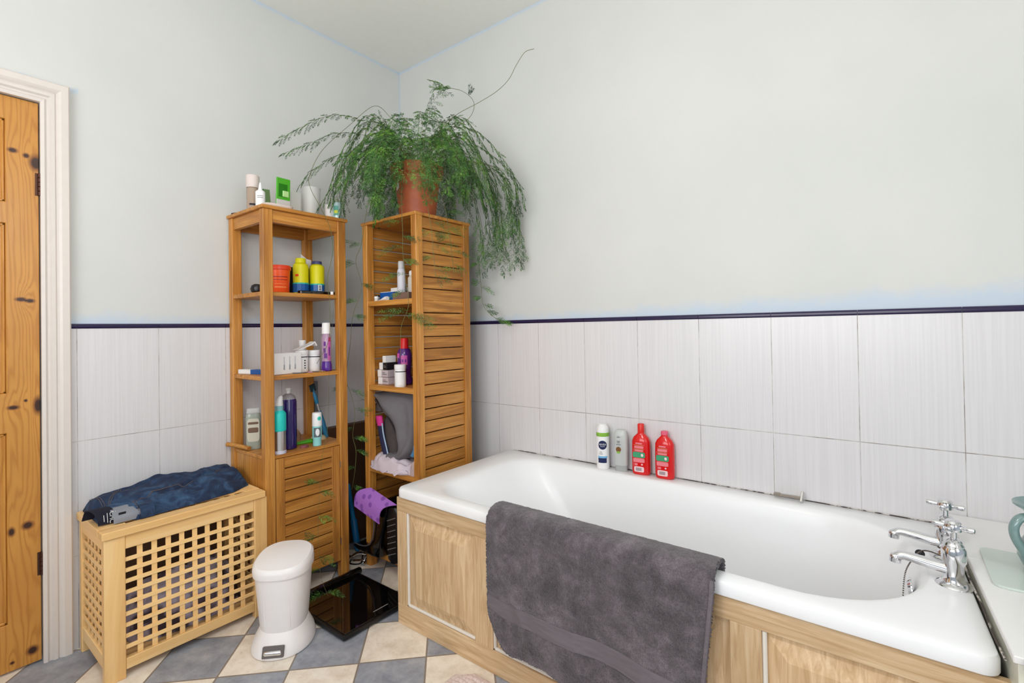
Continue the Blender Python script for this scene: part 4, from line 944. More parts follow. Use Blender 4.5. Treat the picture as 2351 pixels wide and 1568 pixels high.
for k, q in enumerate(pth):
    f_ = k / 8; rings.append([q + Vector((math.cos(a) * .016, 0, math.sin(a) * (.003 + .009 * f_) - .009 + .009 * f_ * .4)) for a in [2 * PI * i / 14 for i in range(14)]])
skin(b, rings); gt.part('tube_body', b, M_GRNB, True)
b = bm_new(); tube(b, [(.2265, -.727, SH3 + .0095), (.2295, -.713, SH3 + .0095)], .008, 14); gt.part('cap', b, M_GRND, True)
b = heap(.115, -.755, SH3, .030, .036, .050, 8.0, 22, 8, 2.0, .5, 40); single('loofah', 'crumpled beige sponge behind the green tube', 'sponge', b, plain('beige_sponge', (176, 142, 108), .95, var=.4), (.115, -.755, SH3), True)
b = heap(.185, -.668, SH3, .030, .034, .022, 4.0, 18, 6, 2.4, .3, 30); single('sponge', 'pale yellow sponge under the blue handled tool', 'sponge', b, plain('pale_sponge', (222, 206, 170), .95), (.185, -.668, SH3), True)
b = heap(.287, -.795, SH3, .014, .020, .012, 5.0, 14, 5, 2.0, .4, 60); single('hair_band', 'tiny crumpled pink and black hair band on the cupboard top', 'hair band', b, plain('pink_black_band', (150, 84, 90), .8, var=.6), (.287, -.795, SH3), True)
rt = Thing('hand_tool', 'blue handled tool leaning upright on the cupboard top', 'tool', (.15, -.59, SH3))
M_BLUH = plain('blue_rubber_handle', (44, 122, 164), .45)
def lerp3(a, b_, k): return Vector(a).lerp(Vector(b_), k)
A_, B_ = (.190, -.628, SH3 + .002), (.170, -.688, SH3 + .250)
b = bm_new(); tube(b, [lerp3(A_, B_, k) for k in (0, .05, .3, .5, .52)], [.008, .011, .012, .009, .006], 12); rt.part('handle', b, M_BLUH, True)
b = bm_new(); tube(b, [lerp3(A_, B_, k) for k in (.5, .68)], .005, 10); rt.part('neck', b, M_STEEL, True)
b = bm_new(); tube(b, [lerp3(A_, B_, k) for k in (.66, .68, .84, .87)], [.006, .009, .008, .005], 12); tube(b, [lerp3(A_, B_, .86), lerp3(A_, B_, 1.0)], .005, 8); rt.part('grip', b, M_BLUH, True)
b = bm_new(); q = lerp3(A_, B_, .97); obox(b, q, (.010, .028, .034), (.3, 0, 0), .002); rt.part('blade_head', b, plain('dark_teal_metal', (46, 66, 72), .4, .5))
wk = Thing('back_brush', 'round wooden handle poking out over the cupboard top', 'brush', (.1, -.96, SH3 + .015))
b = bm_new(); tube(b, [(.030, -1.012, SH3 + .022), (.034, -1.009, SH3 + .022), (.06, -.995, SH3 + .020), (.115, -.975, SH3 + .014), (.15, -.968, SH3 + .011)], [.005, .0095, .0100, .0095, .009], 14); wk.part('handle', b, ACX, True)
# grey plank behind the tower
b = bm_new(); obox(b, (.030, -.582, .440), (.014, .022, .87), (.02, .0, 0), .002); single('grey_board', 'grey painted board leaning behind the shelf tower', 'board', b, plain('grey_paint', (118, 122, 126), .5), (.03, -.582, .0))

# ---- slatted bookcase contents
K1, K2, K3, K4 = KS
bb = Thing('carton', 'bright blue carton lying on the top bookcase shelf', 'box', (.41, -.40, K1))
b = bm_new(); obox(b, (.412, -.395, K1 + .023), (.095, .09, .040), (0, 0, .04), .001); bb.part('box', b, plain('bright_blue_card', (14, 92, 176), .4))
b = bm_new(); obox(b, (.412, -.395, K1 + .0445), (.093, .088, .003), (0, 0, .04), .001); bb.part('flap', b, M_PAPER)
b = bm_new(); obox(b, (.455, -.375, K1 + .0565), (.10, .07, .019), (0, 0, -.1), .001); single('carton', 'flat white carton lying on the blue carton', 'box', b, M_PAPER, (.455, -.375, K1 + .047))
b = bm_new(); obox(b, (.535, -.405, K1 + .018), (.115, .10, .034), (0, 0, .0), .001); single('carton', 'mottled brown carton under the white spray bottle', 'box', b, plain('mottled_brown_card', (140, 112, 98), .6, var=.35), (.535, -.405, K1))
sb = Thing('spray_bottle', 'slim white spray bottle standing on the brown carton', 'bottle', (.508, -.425, K1 + .0355))
z_ = K1 + .0355; b = bm_new(); lathe(b, [(.018, z_), (.0195, z_ + .002), (.0195, z_ + .100), (.0165, z_ + .112), (.013, z_ + .116)], .508, -.425, 28); sb.part('bottle_body', b, plain('pale_lilac_plastic', (222, 222, 232), .35), True)
b = bm_new(); lathe(b, [(.013, z_ + .115), (.0155, z_ + .117), (.0150, z_ + .146), (.0125, z_ + .150)], .508, -.425, 28); sb.part('cap', b, plain('pale_grey_cap', (206, 206, 206), .4), True)
jr = Thing('pump_bottle', 'white pump bottle with floral print beside the slim spray bottle', 'bottle', (.562, -.405, K1 + .0355))
b = bm_new(); lathe(b, [(.018, z_), (.020, z_ + .003), (.020, z_ + .020), (.021, z_ + .022), (.021, z_ + .068), (.012, z_ + .080)], .562, -.405, 24); jr.part('bottle_body', b, plain('cream_white_plastic', (222, 214, 202), .4), True)
b = bm_new(); lathe(b, [(.012, z_ + .079), (.015, z_ + .081), (.015, z_ + .098), (.010, z_ + .103)], .562, -.405, 22); jr.part('cap', b, M_WHITE, True)
for k, (x_, y_, c_, w_) in enumerate(((.362, -.452, (206, 204, 190), 'small striped pot at the left end of the top bookcase shelf'), (.378, -.472, (224, 214, 208), 'small cream jar lying in front of the striped pot'))):
    cyl_thing('jar', w_, 'jar', x_, y_, K1, [(.009, 0), (.010, .001), (.010, .022 - k * .008), (.009, .024 - k * .008)], plain('jar_plastic', c_, .4), [('lid', [(.0105, .023 - k * .008), (.0105, .030 - k * .008), (.009, .032 - k * .008)], M_BLACK if k == 0 else M_WHITE)], body='jar_body', n=18)
tb = Thing('cream_tube', 'small white tube lying in front of the blue carton', 'tube', (.43, -.465, K1))
b = bm_new(); skin(b, [[Vector((.395 + .045 * f_, -.466 + math.cos(a) * .010, K1 + .0015 + (.001 + .009 * f_) * (1 + math.sin(a)))) for a in [2 * PI * i / 14 for i in range(14)]] for f_ in (0, .3, .7, 1)]); tb.part('tube_body', b, M_WHITE, True)
b = bm_new(); tube(b, [(.440, -.466, K1 + .011), (.456, -.466, K1 + .011)], .010, 14); tb.part('cap', b, M_WHITE, True)
# second shelf
M_CARDB = plain('amber_card', (196, 144, 60), .5)
b = bm_new(); obox(b, (.362, -.395, K2 + .015), (.022, .06, .029), (0, 0, 0), .001); single('carton', 'small amber carton at the left end of the second bookcase shelf', 'box', b, M_CARDB, (.362, -.395, K2))
M_MAUVE = plain('mauve_card', (206, 192, 196), .5, var=.1); M_BLKC = plain('black_card', (34, 30, 34), .5, var=.4)
rows = [(.360, 0.0, .034, .029, .046, M_MAUVE, 'white and pink pill carton, bottom one of the small stack'), (.357, .035, .034, .026, .048, M_MAUVE, 'white and grey pill carton, second from the bottom of the stack'),
        (.370, .070, .034, .025, .030, M_BLKC, 'white and black pill carton, third from the bottom of the stack')]
for x_, z_, h_, wA, wB, m_, lab in rows:
    t = Thing('pill_carton', lab, 'box', (x_ + .03, -.41, K2 + z_), group=None)
    b = bm_new(); box(b, x_, x_ + wA, -.455, -.385, K2 + z_ + .0006, K2 + z_ + h_, .001); t.part('end_flap', b, M_PAPER)
    b = bm_new(); box(b, x_ + wA + .001, x_ + wA + wB, -.453, -.385, K2 + z_ + .0006, K2 + z_ + h_ - .0005, .001); t.part('box', b, m_)
    b = bm_new(); box(b, x_ + wA + .008, x_ + wA + wB - .006, -.4538, -.452, K2 + z_ + .012, K2 + z_ + .016); box(b, x_ + wA + .008, x_ + wA + wB * .6, -.4538, -.452, K2 + z_ + .020, K2 + z_ + .023); t.part('print', b, M_GREYINK)
b = bm_new(); box(b, .392, .416, -.452, -.39, K2 + .1046, K2 + .137, .001); single('pill_carton', 'plain white pill carton on top of the small stack', 'box', b, M_PAPER, (.404, -.42, K2 + .1046))
m2 = mouthwash(.494, -.402, K2, 'full purple mouthwash bottle with a red cap on the second bookcase shelf', True, plain('red_screw_cap', (222, 30, 34), .35), 1.45)
for (a_, h_, z0_, z1_, m_) in ((.25, .42, .095, .140, M_MAG), (-.65, .25, .128, .150, M_MAG), (.05, .10, .108, .122, M_PURPR), (.42, .10, .108, .122, M_PURPR)):
    b = bm_new(); patch(b, .494, -.402, .0360 if m_ is M_MAG else .0366, -1.0 + a_, h_, K2 + z0_, K2 + z1_, k=.97); m2.part('print', b, m_)
pw_ = pot(.545, -.470, 'white tub in front of the purple mouthwash on the bookcase', .026, .080, .020, z=K2)
cyl_thing('shampoo_bottle', 'dark red bottle at the back of the second bookcase shelf', 'bottle', .585, -.365, K2, [(.028, 0), (.030, .003), (.030, .13), (.02, .16), (.012, .165)], plain('dark_red_plastic', (176, 40, 24), .3), [('cap', [(.013, .164), (.014, .166), (.014, .184), (.012, .186)], plain('dark_red_cap', (150, 30, 20), .35))])
# third shelf: clothes
M_GREYC = plain('charcoal_cotton', (116, 112, 116), .95, var=.18); M_DKC = plain('dark_fleece', (88, 80, 80), .95, var=.4); M_LILC = plain('pale_lilac_cotton', (216, 202, 212), .9, var=.08)
gy = Thing('jumper', 'bundled charcoal jumper stuffed in the third bookcase shelf', 'clothing', (.48, -.38, K3 + .05))
CL = spline([Vector((x_, 0, z_)) for x_, z_ in ((.342, .806), (.385, .764), (.430, .728), (.478, .680), (.512, .635), (.530, .588), (.520, .560), (.495, .548), (.452, .545))], 6)
CR = spline([Vector((x_, 0, z_)) for x_, z_ in ((.350, .822), (.440, .838), (.540, .838), (.620, .815), (.650, .740), (.650, .660), (.625, .580), (.570, .535), (.480, .524))], 6)
def jumper_fn(u, v):
    k = u * (len(CL) - 1); i_ = min(int(k), len(CL) - 2); a_ = CL[i_].lerp(CL[i_ + 1], k - i_); b_ = CR[i_].lerp(CR[i_ + 1], k - i_)
    q = a_.lerp(b_, v); q.y = -.462 - .030 * math.sin(PI * min(1, v * 1.1)) + .10 * max(0, v - .55) ** 1.5
    q.y += .010 * math.sin(v * 11 + u * 4) * math.sin(PI * u) + .014 * noise.noise(q * 13); q.y += .02 * max(0, .2 - u) / .2
    return q
b = sheet(bm_new(), jumper_fn, 70, 50, .010)
gy.part('folded_front', b, M_GREYC, True)
b = bm_new(); pl = spline([Vector((x_, 0, z_)) for x_, z_ in ((.350, .792), (.385, .764), (.430, .730), (.478, .682), (.512, .637), (.530, .590), (.520, .562), (.495, .550), (.450, .545))], 4)
tube(b, [Vector((q.x, -.466, q.z)) for q in pl], .0035, 6); gy.part('cuff', b, plain('dark_cuff', (52, 46, 50), .9), True)
b = heap(.425, -.405, K3 + .060, .072, .058, .20, 6.0, 24, 12, 2.6, .15, 22)
single('fleece', 'dark brown grey fleece bundled inside the charcoal jumper', 'clothing', b, M_DKC, (.425, -.405, K3 + .06), True)
b = heap(.362, -.42, .735, .034, .045, .055, 2.0, 18, 8, 2.2, .5, 40); single('scarf', 'crumpled dark scarf tucked at the top left of the third bookcase shelf', 'scarf', b, M_DKC, (.362, -.42, .735), True)
nb = Thing('padded_band', 'navy and pink padded strap standing among the bookcase clothes', 'strap', (.385, -.45, K3 + .03))
b = bm_new(); skin(b, [[Vector((x0 + w * math.cos(a) , -.468 + .012 * math.sin(a), z)) for a in [2 * PI * i / 12 for i in range(12)]] for x0, z, w in ((.440, K3 + .045, .010), (.428, K3 + .075, .020), (.410, K3 + .12, .019), (.398, K3 + .165, .019), (.392, K3 + .195, .018))]); nb.part('padded_strap', b, plain('navy_mesh', (38, 40, 74), .8), True)
b = bm_new(); skin(b, [[Vector((x0 + w * math.cos(a), -.468 + .0125 * math.sin(a), z)) for a in [2 * PI * i / 12 for i in range(12)]] for x0, z, w in ((.392, K3 + .195, .0185), (.388, K3 + .210, .021), (.382, K3 + .235, .022), (.385, K3 + .240, .015))]); nb.part('pink_end', b, plain('hot_pink_mesh', (214, 50, 140), .7), True, label='hot pink end')
b = bm_new(); tube(b, spline([(.460, -.475, K3 + .05), (.450, -.480, K3 + .10), (.432, -.482, K3 + .16), (.420, -.48, K3 + .21)], 5), .0035, 6); nb.part('piping', b, plain('light_blue_piping', (170, 190, 214), .7), True)
b = heap(.478, -.448, K3 + .001, .150, .078, .072, 11.0, 60, 26, 2.8, .42, 13)
for v in b.verts:
    if v.co.z > K3 + .006: v.co.z -= .016 * (1 - abs(noise.noise(v.co * 17 + Vector((3, 1, 0))) * 3.2)) if abs(noise.noise(v.co * 17 + Vector((3, 1, 0)))) < .3 else 0
lc = single('t_shirt', 'pale lilac crumpled top on the third bookcase shelf', 'clothing', b, M_LILC, (.470, -.425, K3), True)
b = bm_new(); obox(b, (.602, -.455, K3 + .105), (.040, .020, .065), (.2, .3, .2), .006, 2); single('flannel', 'small light blue cloth at the right of the third bookcase shelf', 'cloth', b, plain('light_blue_cloth', (86, 142, 186), .9), (.602, -.455, K3 + .08))
b = heap(.640, -.475, K3, .020, .018, .060, 12.0, 16, 8, 2.2, .2, 30); single('sock', 'pale pink sock end beside the bookcase right post', 'sock', b, plain('pale_pink_knit', (190, 170, 168), .9), (.640, -.475, K3), True)
# fourth shelf: black curved boot stand with ribbed sole and purple spotted pad
bs = Thing('rubber_boot', 'glossy black curved boot resting on the bottom bookcase shelf', 'boot', (.42, -.48, K4))
P_ = [(.265, .095), (.300, .082), (.36, .080), (.42, .080), (.470, .084), (.480, .16), (.520, .300), (.535, .345), (.515, .362), (.475, .350), (.445, .300), (.440, .22), (.425, .165), (.395, .125), (.34, .108), (.285, .108)]
b = bm_new(); prism(b, P_, 'y', -.545, -.435, .008); bs.part('boot_shaft', b, M_BLACKG, True)
b = bm_new(); tube(b, spline([Vector((x_, -.547, z_)) for x_, z_ in ((.285, .112), (.34, .112), (.395, .129), (.425, .168), (.438, .22), (.443, .30))], 5), .003, 6); bs.part('trim_line', b, plain('dark_grey_rubber', (90, 88, 92), .3), True)
rs = Thing('slipper', 'upright black slipper with ribbed sole facing out on the bottom bookcase shelf', 'slipper', (.52, -.52, K4))
b = bm_new(); skin(b, [[Vector((.550 + rx_ * math.cos(a), -.520 + .016 * math.sin(a), z)) for a in [2 * PI * i / 18 for i in range(18)]] for z, rx_ in ((K4 + .001, .02), (K4 + .012, .042), (K4 + .05, .047), (K4 + .13, .045), (K4 + .19, .050), (K4 + .23, .042), (K4 + .25, .02))]); rs.part('sole', b, M_BLACK, True)
b = bm_new()
for k in range(7): tube(b, [(.522, -.537, K4 + .03 + k * .026), (.550, -.5385, K4 + .042 + k * .026), (.578, -.537, K4 + .054 + k * .026)], .0018, 6)
rs.part('tread', b, plain('worn_grey_tread', (130, 128, 130), .4), True)
t = NT('purple_spotted_pad'); p = t.pos(); v = t.n('ShaderNodeTexVoronoi'); v.inputs['Scale'].default_value = 26; v.inputs['Randomness'].default_value = .75; t.l(p, v.inputs['Vector'])
f = t.math('LESS_THAN', v.outputs['Distance'], .30); t.col(t.mix(t.math('MULTIPLY', f, .8), lin((170, 112, 204)), lin((122, 70, 168)))); t.set(Roughness=.5); M_SPOT = t.m
def pad_fn(u, v):
    # arches over; u runs along the roll (left-back to right-front), v over the arch
    q0 = Vector((.405, -.535, .392)); q1 = Vector((.590, -.535, .350)); d = q0.lerp(q1, u)
    down = Vector((-.075, -.040, -.088))
    return d + down * v + Vector((-.026, -.012, .020)) * math.sin(v * PI)
b = sheet(bm_new(), pad_fn, 20, 24, .004)
for v_ in b.verts: pass
single('spotted_pad', 'purple spotted flexible pad bent over the black boot', 'pad', b, M_SPOT, (.42, -.52, .35), True)
# blue handle in the gap
bh = Thing('plastic_stick', 'bright blue plastic stick standing between the two shelf units', 'stick', (.17, -.44, 0))
b = bm_new(); tube(b, [(.085, -.445, .33), (.105, -.445, .24), (.128, -.445, .150)], [.010, .011, .012], 12); bh.part('handle', b, plain('bright_blue_plastic', (20, 130, 190), .4), True)
b = bm_new(); tube(b, [(.127, -.445, .155), (.130, -.445, .148), (.158, -.445, .020), (.162, -.445, .004)], [.013, .017, .016, .012], 12); bh.part('grip', b, plain('mid_blue_plastic', (14, 104, 160), .4), True)
b = bm_new(); tube(b, spline([(.22, -.53, .012), (.25, -.50, .035), (.28, -.47, .022), (.30, -.50, .010), (.325, -.53, .010)], 5), .009, 10); tube(b, [(.245, -.53, .008), (.29, -.49, .008)], .007, 8)
single('pipe_fitting', 'small chrome pipe valve on the floor between the shelf units', 'pipe', b, M_CHROME, (.27, -.5, 0), True)
b = bm_new(); tube(b, spline([(.13, -.50, .004), (.17, -.53, .02), (.21, -.51, .008), (.25, -.55, .004), (.29, -.52, .004), (.24, -.47, .012)], 6), .0035, 6); single('cable', 'thin dark cable curling on the floor near the blue stick', 'cable', b, M_BLACK, (.2, -.5, 0), True)

# ================================================================== PEDAL BIN
bn = Thing('pedal_bin', 'white plastic pedal bin on the floor in front of the tower', 'bin', (.560, -1.032, 0))
bxc, byc = .560, -1.032; BR = math.radians(-45)      # faces the pedal direction (+x,-y)
M_BIN = plain('white_bin_plastic', (242, 238, 238), .32, var=.02)
def brings(tab): return [[q + Vector((0, 0, 0)) for q in ring(bxc + ox * math.cos(BR), byc + ox * math.sin(BR), z, rx, ry, e, 40, BR)] for z, rx, ry, e, ox in tab]
b = bm_new(); skin(b, brings([(0, .112, .100, 2.2, .004), (.004, .118, .104, 2.2, .004), (.012, .119, .105, 2.2, .004), (.035, .112, .098, 2.2, .0), (.060, .096, .085, 2.2, -.004), (.072, .088, .079, 2.3, -.005), (.074, .080, .07, 2.3, -.005)])); bn.part('base', b, M_BIN, True)
b = bm_new(); skin(b, brings([(.066, .086, .076, 2.4, -.005), (.10, .089, .080, 2.4, -.005), (.20, .096, .088, 2.4, -.004), (.262, .100, .092, 2.5, -.003), (.270, .100, .092, 2.5, -.003)])); bn.part('bucket', b, M_BIN, True)
def tilt(rings, cx, cy, k):
    for rg in rings:
        for q in rg: q.z += k * ((q.x - cx) * math.cos(BR) + (q.y - cy) * math.sin(BR)) * -1
    return rings
lr = brings([(.268, .101, .093, 2.5, -.003), (.264, .106, .098, 2.5, -.003), (.284, .107, .099, 2.5, -.003), (.300, .105, .097, 2.5, -.003), (.308, .097, .090, 2.5, -.003), (.3085, .090, .083, 2.5, -.003), (.315, .060, .055, 2.3, -.003), (.317, .02, .018, 2.2, -.003)])
for n_, rg in enumerate(lr):
    kk = 0.0 if n_ < 2 else (.12 if n_ > 2 else .05)
    for q in rg: q.z -= kk * ((q.x - bxc) * math.cos(BR) + (q.y - byc) * math.sin(BR))
b = bm_new(); skin(b, lr); bn.part('lid', b, M_BIN, True)
b = bm_new(); fx, fy = math.cos(BR), math.sin(BR)
for sgn in (-1, 1):
    w_ = .042 * sgn; pts_ = [Vector((bxc + fx * r_ - fy * w_, byc + fy * r_ + fx * w_, z)) for z, r_ in ((.09, .074), (.2, .083), (.264, .087))]
    tube(b, pts_, .0022, 6)
bn.part('rib', b, M_BIN, True)
b = bm_new(); c_ = Vector((bxc + fx * .116, byc + fy * .116, .030)); obox(b, c_, (.012, .070, .036), (0, -.35, BR), .002); pd = bn.part('pedal_recess', b, plain('dark_grey_recess', (104, 98, 96), .5))
b = bm_new(); c_ = Vector((bxc + fx * .121, byc + fy * .121, .029)); obox(b, c_, (.016, .060, .016), (0, .25, BR), .006, 3); bn.part('pedal', b, M_CHROME, True, label='chrome foot pedal', parent=None)
# ================================================================== BLACK GLASS SCALE
sc_ = Thing('bathroom_scale', 'black glass bathroom scale lying on the floor by the bath panel', 'scale', (.57, -.755, 0))
b = bm_new(); box(b, .395, .758, -.918, -.600, .006, .024, .005, 2); box(b, .410, .745, -.905, -.612, 0, .007); sc_.part('frame', b, M_BLACK)
b = bm_new(); box(b, .412, .750, -.908, -.610, .0235, .0268, .0012); sc_.part('glass_top', b, M_BLACKG)
b = bm_new(); tube(b, [(.400, -.925, .034), (.400, -.922, .034), (.400, -.600, .034), (.400, -.596, .034)], [.012, .0155, .0155, .013], 18); sc_.part('rear_tube', b, M_BLACKG, True)
b = bm_new(); box(b, .715, .719, -.76, -.69, .0266, .0272); sc_.part('marking', b, plain('grey_marking', (150, 144, 140), .5))
# ================================================================== BATH MAT
t = NT('pink_chenille'); p = t.pos(); t.col(t.mix(t.noise(p, 90, 3), lin((214, 190, 184)), lin((232, 214, 208)))); t.set(Roughness=.95); t.bump(t.noise(p, 160, 3), .6, .004); M_MAT = t.m
b = bm_new(); nx_, ny_ = 90, 70
def mat_fn(u, v):
    x = 1.20 + u * .75; y = -.760 - v * .50
    e_ = min(u, v, 1 - u, 1 - v); cxr = 0
    cu_, cv_ = max(0, .06 - u), max(0, .08 - v)
    if cu_ > 0 and cv_ > 0: x += cv_ * .35; y -= cu_ * .35
    return Vector((x, y, .006 + .006 * min(1, e_ / .04) + .004 * abs(math.sin(u * 150)) * abs(math.sin(v * 100)) + .002 * noise.noise(Vector((x * 60, y * 60, 0)))))
sheet(b, mat_fn, 220, 150, .006); single('bath_mat', 'pale pink chenille bath mat beside the bath panel', 'mat', b, M_MAT, (1.55, -1.0, 0), True)

# ================================================================== ASPARAGUS FERN
pf = Thing('potted_fern', 'asparagus fern in a terracotta pot on top of the slatted bookcase', 'potted plant', (.572, -.375, H))
PX, PY = .572, -.375
t = NT('terracotta_plastic'); p = t.pos(); t.col(t.mix(t.ramp(t.noise(p, 14, 4, .7), [(.4, 0.0), (.7, 1.0)]), lin((186, 96, 54)), lin((168, 84, 50)))); t.set(Roughness=.5); M_TERRA = t.m
b = bm_new(); lathe(b, [(.080, H), (.083, H + .003), (.106, H + .190), (.112, H + .195), (.122, H + .200), (.125, H + .242), (.124, H + .246), (.119, H + .246), (.112, H + .200), (.110, H + .215)], PX, PY, 40); pf.part('pot', b, M_TERRA, True)
b = bm_new(); lathe(b, [(.108, H + .196), (.112, H + .214), (.06, H + .222), (.01, H + .224)], PX, PY, 24); pf.part('soil', b, plain('dark_soil', (70, 50, 34), .95, var=.5), True)
b = bm_new(); pa = -1.75; R_p = .1015; bb2 = bmesh.new()
vs = [Vector((PX + (R_p + (.0 if z < H + .15 else .001)) * math.cos(pa + s_), PY + R_p * math.sin(pa + s_), z)) for s_, z in ((-.09, H + .125), (.10, H + .135), (.0, H + .175))]
skin(bb2, [[v for v in vs], [v + Vector((math.cos(pa), math.sin(pa), 0)) * .004 for v in vs]]); merge(b, bb2); pf.part('sticker', b, M_PAPER)
t = NT('fern_green'); p = t.pos(); gi = t.n('ShaderNodeNewGeometry')
t.col(t.ramp(t.noise(p, 18, 3, .6), [(.32, lin((30, 64, 26))), (.5, lin((54, 100, 34))), (.68, lin((104, 152, 50)))])); t.set(Roughness=.55)
t.b.inputs['Subsurface Weight'].default_value = .0; M_FERN = t.m
M_STEM = plain('fern_stem', (104, 108, 66), .6)
rng = random.Random(11)
def needle(bm, p, d, l, w):
    s = d.cross(Vector((rng.uniform(-1, 1), rng.uniform(-1, 1), rng.uniform(-.3, 1)))); 
    if s.length < 1e-5: return
    s = s.normalized() * w; m = p + d * l * .45
    a, b_, c, e = bm.verts.new(p), bm.verts.new(m + s), bm.verts.new(p + d * l), bm.verts.new(m - s)
    bm.faces.new((a, b_, c, e))
def sprig(bm, p, d, l, needles=9, nl=.0145, w=.00135, planar=None):
    """a side twig with needles on both sides, drooping slightly"""
    d = d.normalized(); q = p.copy(); step = l / needles
    for k in range(needles):
        d = (d + Vector((0, 0, -.05)) + Vector((rng.uniform(-.05, .05),) * 3)).normalized(); nq = q + d * step
        s = d.cross(planar or Vector((0, 0, 1)));  s = s.normalized() if s.length > 1e-5 else Vector((1, 0, 0))
        f_ = math.sin(PI * min(1, (k + 1.2) / (needles + .8)))
        for sg in (-1, 1):
            needle(bm, nq, (s * sg * .75 + d * .8 + Vector((0, 0, rng.uniform(-.2, .2)))).normalized(), nl * (.5 + .6 * f_), w)
        needle(bm, q, (nq - q).normalized(), step * 1.15, w * .6); q = nq
    needle(bm, q, d, nl * .8, w)
def frond(bm, sm, pts, start=.35, twig=.055, dens=.0125, r0=.0012, needles=7):
    P_ = spline(pts, 7); T_, N_ = frames(P_); tot = sum((P_[i + 1] - P_[i]).length for i in range(len(P_) - 1))
    tube(sm, P_, [r0 * (1 - .7 * i / len(P_)) for i in range(len(P_))], 4)
    s = 0; nxt = tot * start; side = 1
    for i in range(len(P_) - 1):
        seg = (P_[i + 1] - P_[i]).length
        while nxt <= s + seg:
            k = (nxt - s) / max(seg, 1e-6); p = P_[i].lerp(P_[i + 1], k); f_ = (nxt / tot - start) / (1 - start)
            L_ = twig * (math.sin(PI * min(1, .18 + .82 * (1 - f_))) * .75 + .25) * rng.uniform(.7, 1.15)
            d = T_[i]; up = Vector((0, 0, 1)); s_ = d.cross(up); s_ = s_.normalized() if s_.length > 1e-3 else Vector((1, 0, 0))
            dd_ = (s_ * side * rng.uniform(.6, 1) + d * .75 + Vector((0, 0, rng.uniform(-.35, .1)))).normalized()
            nrm = d.cross(s_)
            sprig(bm, p, dd_, L_, needles, planar=nrm); side *= -1; nxt += dens * rng.uniform(.8, 1.3)
        s += seg
    sprig(bm, P_[-1], T_[-1], twig * .5, needles, planar=None)
fol, stm = bm_new(), bm_new()
cz = H + .225
RV = Vector((.79, .61, 0)); FV = Vector((.61, -.79, 0))     # lateral / towards the room
def arch(az, reach, rise, drop, mid=.5, jitter=.02):
    d = Vector((math.cos(az), math.sin(az), 0)); o = Vector((PX, PY, cz)) + d * .045 + Vector((rng.uniform(-.03, .03), rng.uniform(-.03, .03), 0))
    return [o, o + d * reach * .22 + Vector((0, 0, rise * .75)), o + d * reach * .55 + Vector((0, 0, rise)), o + d * reach * .85 + Vector((0, 0, rise * .45 - drop * .3)), o + d * reach + Vector((0, 0, rise * .2 - drop))]
for k in range(108):
    az = rng.uniform(0, 2 * PI); d = Vector((math.cos(az), math.sin(az), 0))
    o = Vector((PX, PY, 0))
    reach = rng.uniform(.20, .40); 
    # keep off the two walls
    for _ in range(20):
        e_ = o + d * (reach + .07)
        if e_.x > .03 and e_.y < -.03: break
        reach *= .9
    rise = rng.uniform(.05, .24); drop = rng.uniform(.02, .24)
    frond(fol, stm, arch(az, reach, rise, drop), rng.uniform(.22, .4), rng.uniform(.045, .075))
# long arching fronds on the left and right of the head
for pts in ([(.54, -.40, cz), (.46, -.52, 2.06), (.36, -.66, 2.11), (.28, -.78, 2.04), (.22, -.86, 1.97)],
            [(.54, -.40, cz), (.44, -.52, 2.02), (.33, -.64, 2.04), (.25, -.74, 1.98), (.20, -.82, 1.93)],
            [(.54, -.40, cz), (.43, -.50, 1.98), (.32, -.62, 1.95), (.24, -.72, 1.86), (.22, -.76, 1.80)],
            [(.54, -.40, cz), (.46, -.50, 1.95), (.36, -.60, 1.90), (.30, -.66, 1.78), (.27, -.70, 1.70)],
            [(.56, -.38, cz), (.60, -.36, 2.10), (.68, -.34, 2.22), (.72, -.33, 2.25), (.66, -.34, 2.29)],
            [(.60, -.36, cz), (.74, -.30, 2.05), (.86, -.24, 2.02), (.95, -.16, 1.88), (.99, -.14, 1.78)],
            [(.60, -.36, cz), (.76, -.28, 2.00), (.90, -.20, 1.92), (.98, -.12, 1.80), (1.0, -.10, 1.70)],
            [(.60, -.36, cz), (.74, -.26, 1.96), (.86, -.16, 1.86), (.92, -.10, 1.72), (.94, -.09, 1.60)],
            [(.58, -.36, cz), (.64, -.24, 1.98), (.72, -.14, 1.90), (.78, -.09, 1.74), (.80, -.08, 1.58)]):
    frond(fol, stm, [Vector(q) for q in pts], .45, .055)
# foliage spilling down behind the right side of the bookcase
for k in range(16):
    x_ = rng.uniform(.74, .95); y_ = rng.uniform(-.17, -.06); zt = rng.uniform(1.62, 1.80); zb = zt - rng.uniform(.14, .24)
    frond(fol, stm, [Vector((.62, -.33, cz)), Vector((.70, -.24, 1.94)), Vector((x_ - .03, y_ - .03, 1.86)), Vector((x_, y_, zt)), Vector((x_ + .01, y_, zb))], .55, .055)
for k in range(15):   # hanging close round the pot front and sides
    az = rng.uniform(-2.9, -.1); d = Vector((math.cos(az), math.sin(az), 0)); o = Vector((PX, PY, 0))
    zb = rng.uniform(1.62, 1.80); q = o + d * rng.uniform(.15, .22)
    frond(fol, stm, [o + Vector((0, 0, cz)), o + d * .09 + Vector((0, 0, cz + .06)), q + Vector((0, 0, cz - .01)), q + d * .02 + Vector((0, 0, zb + .06)), q + d * .03 + Vector((0, 0, zb))], .5, .045)
pf.part('foliage', fol, M_FERN)
pf.part('stems', stm, M_STEM)
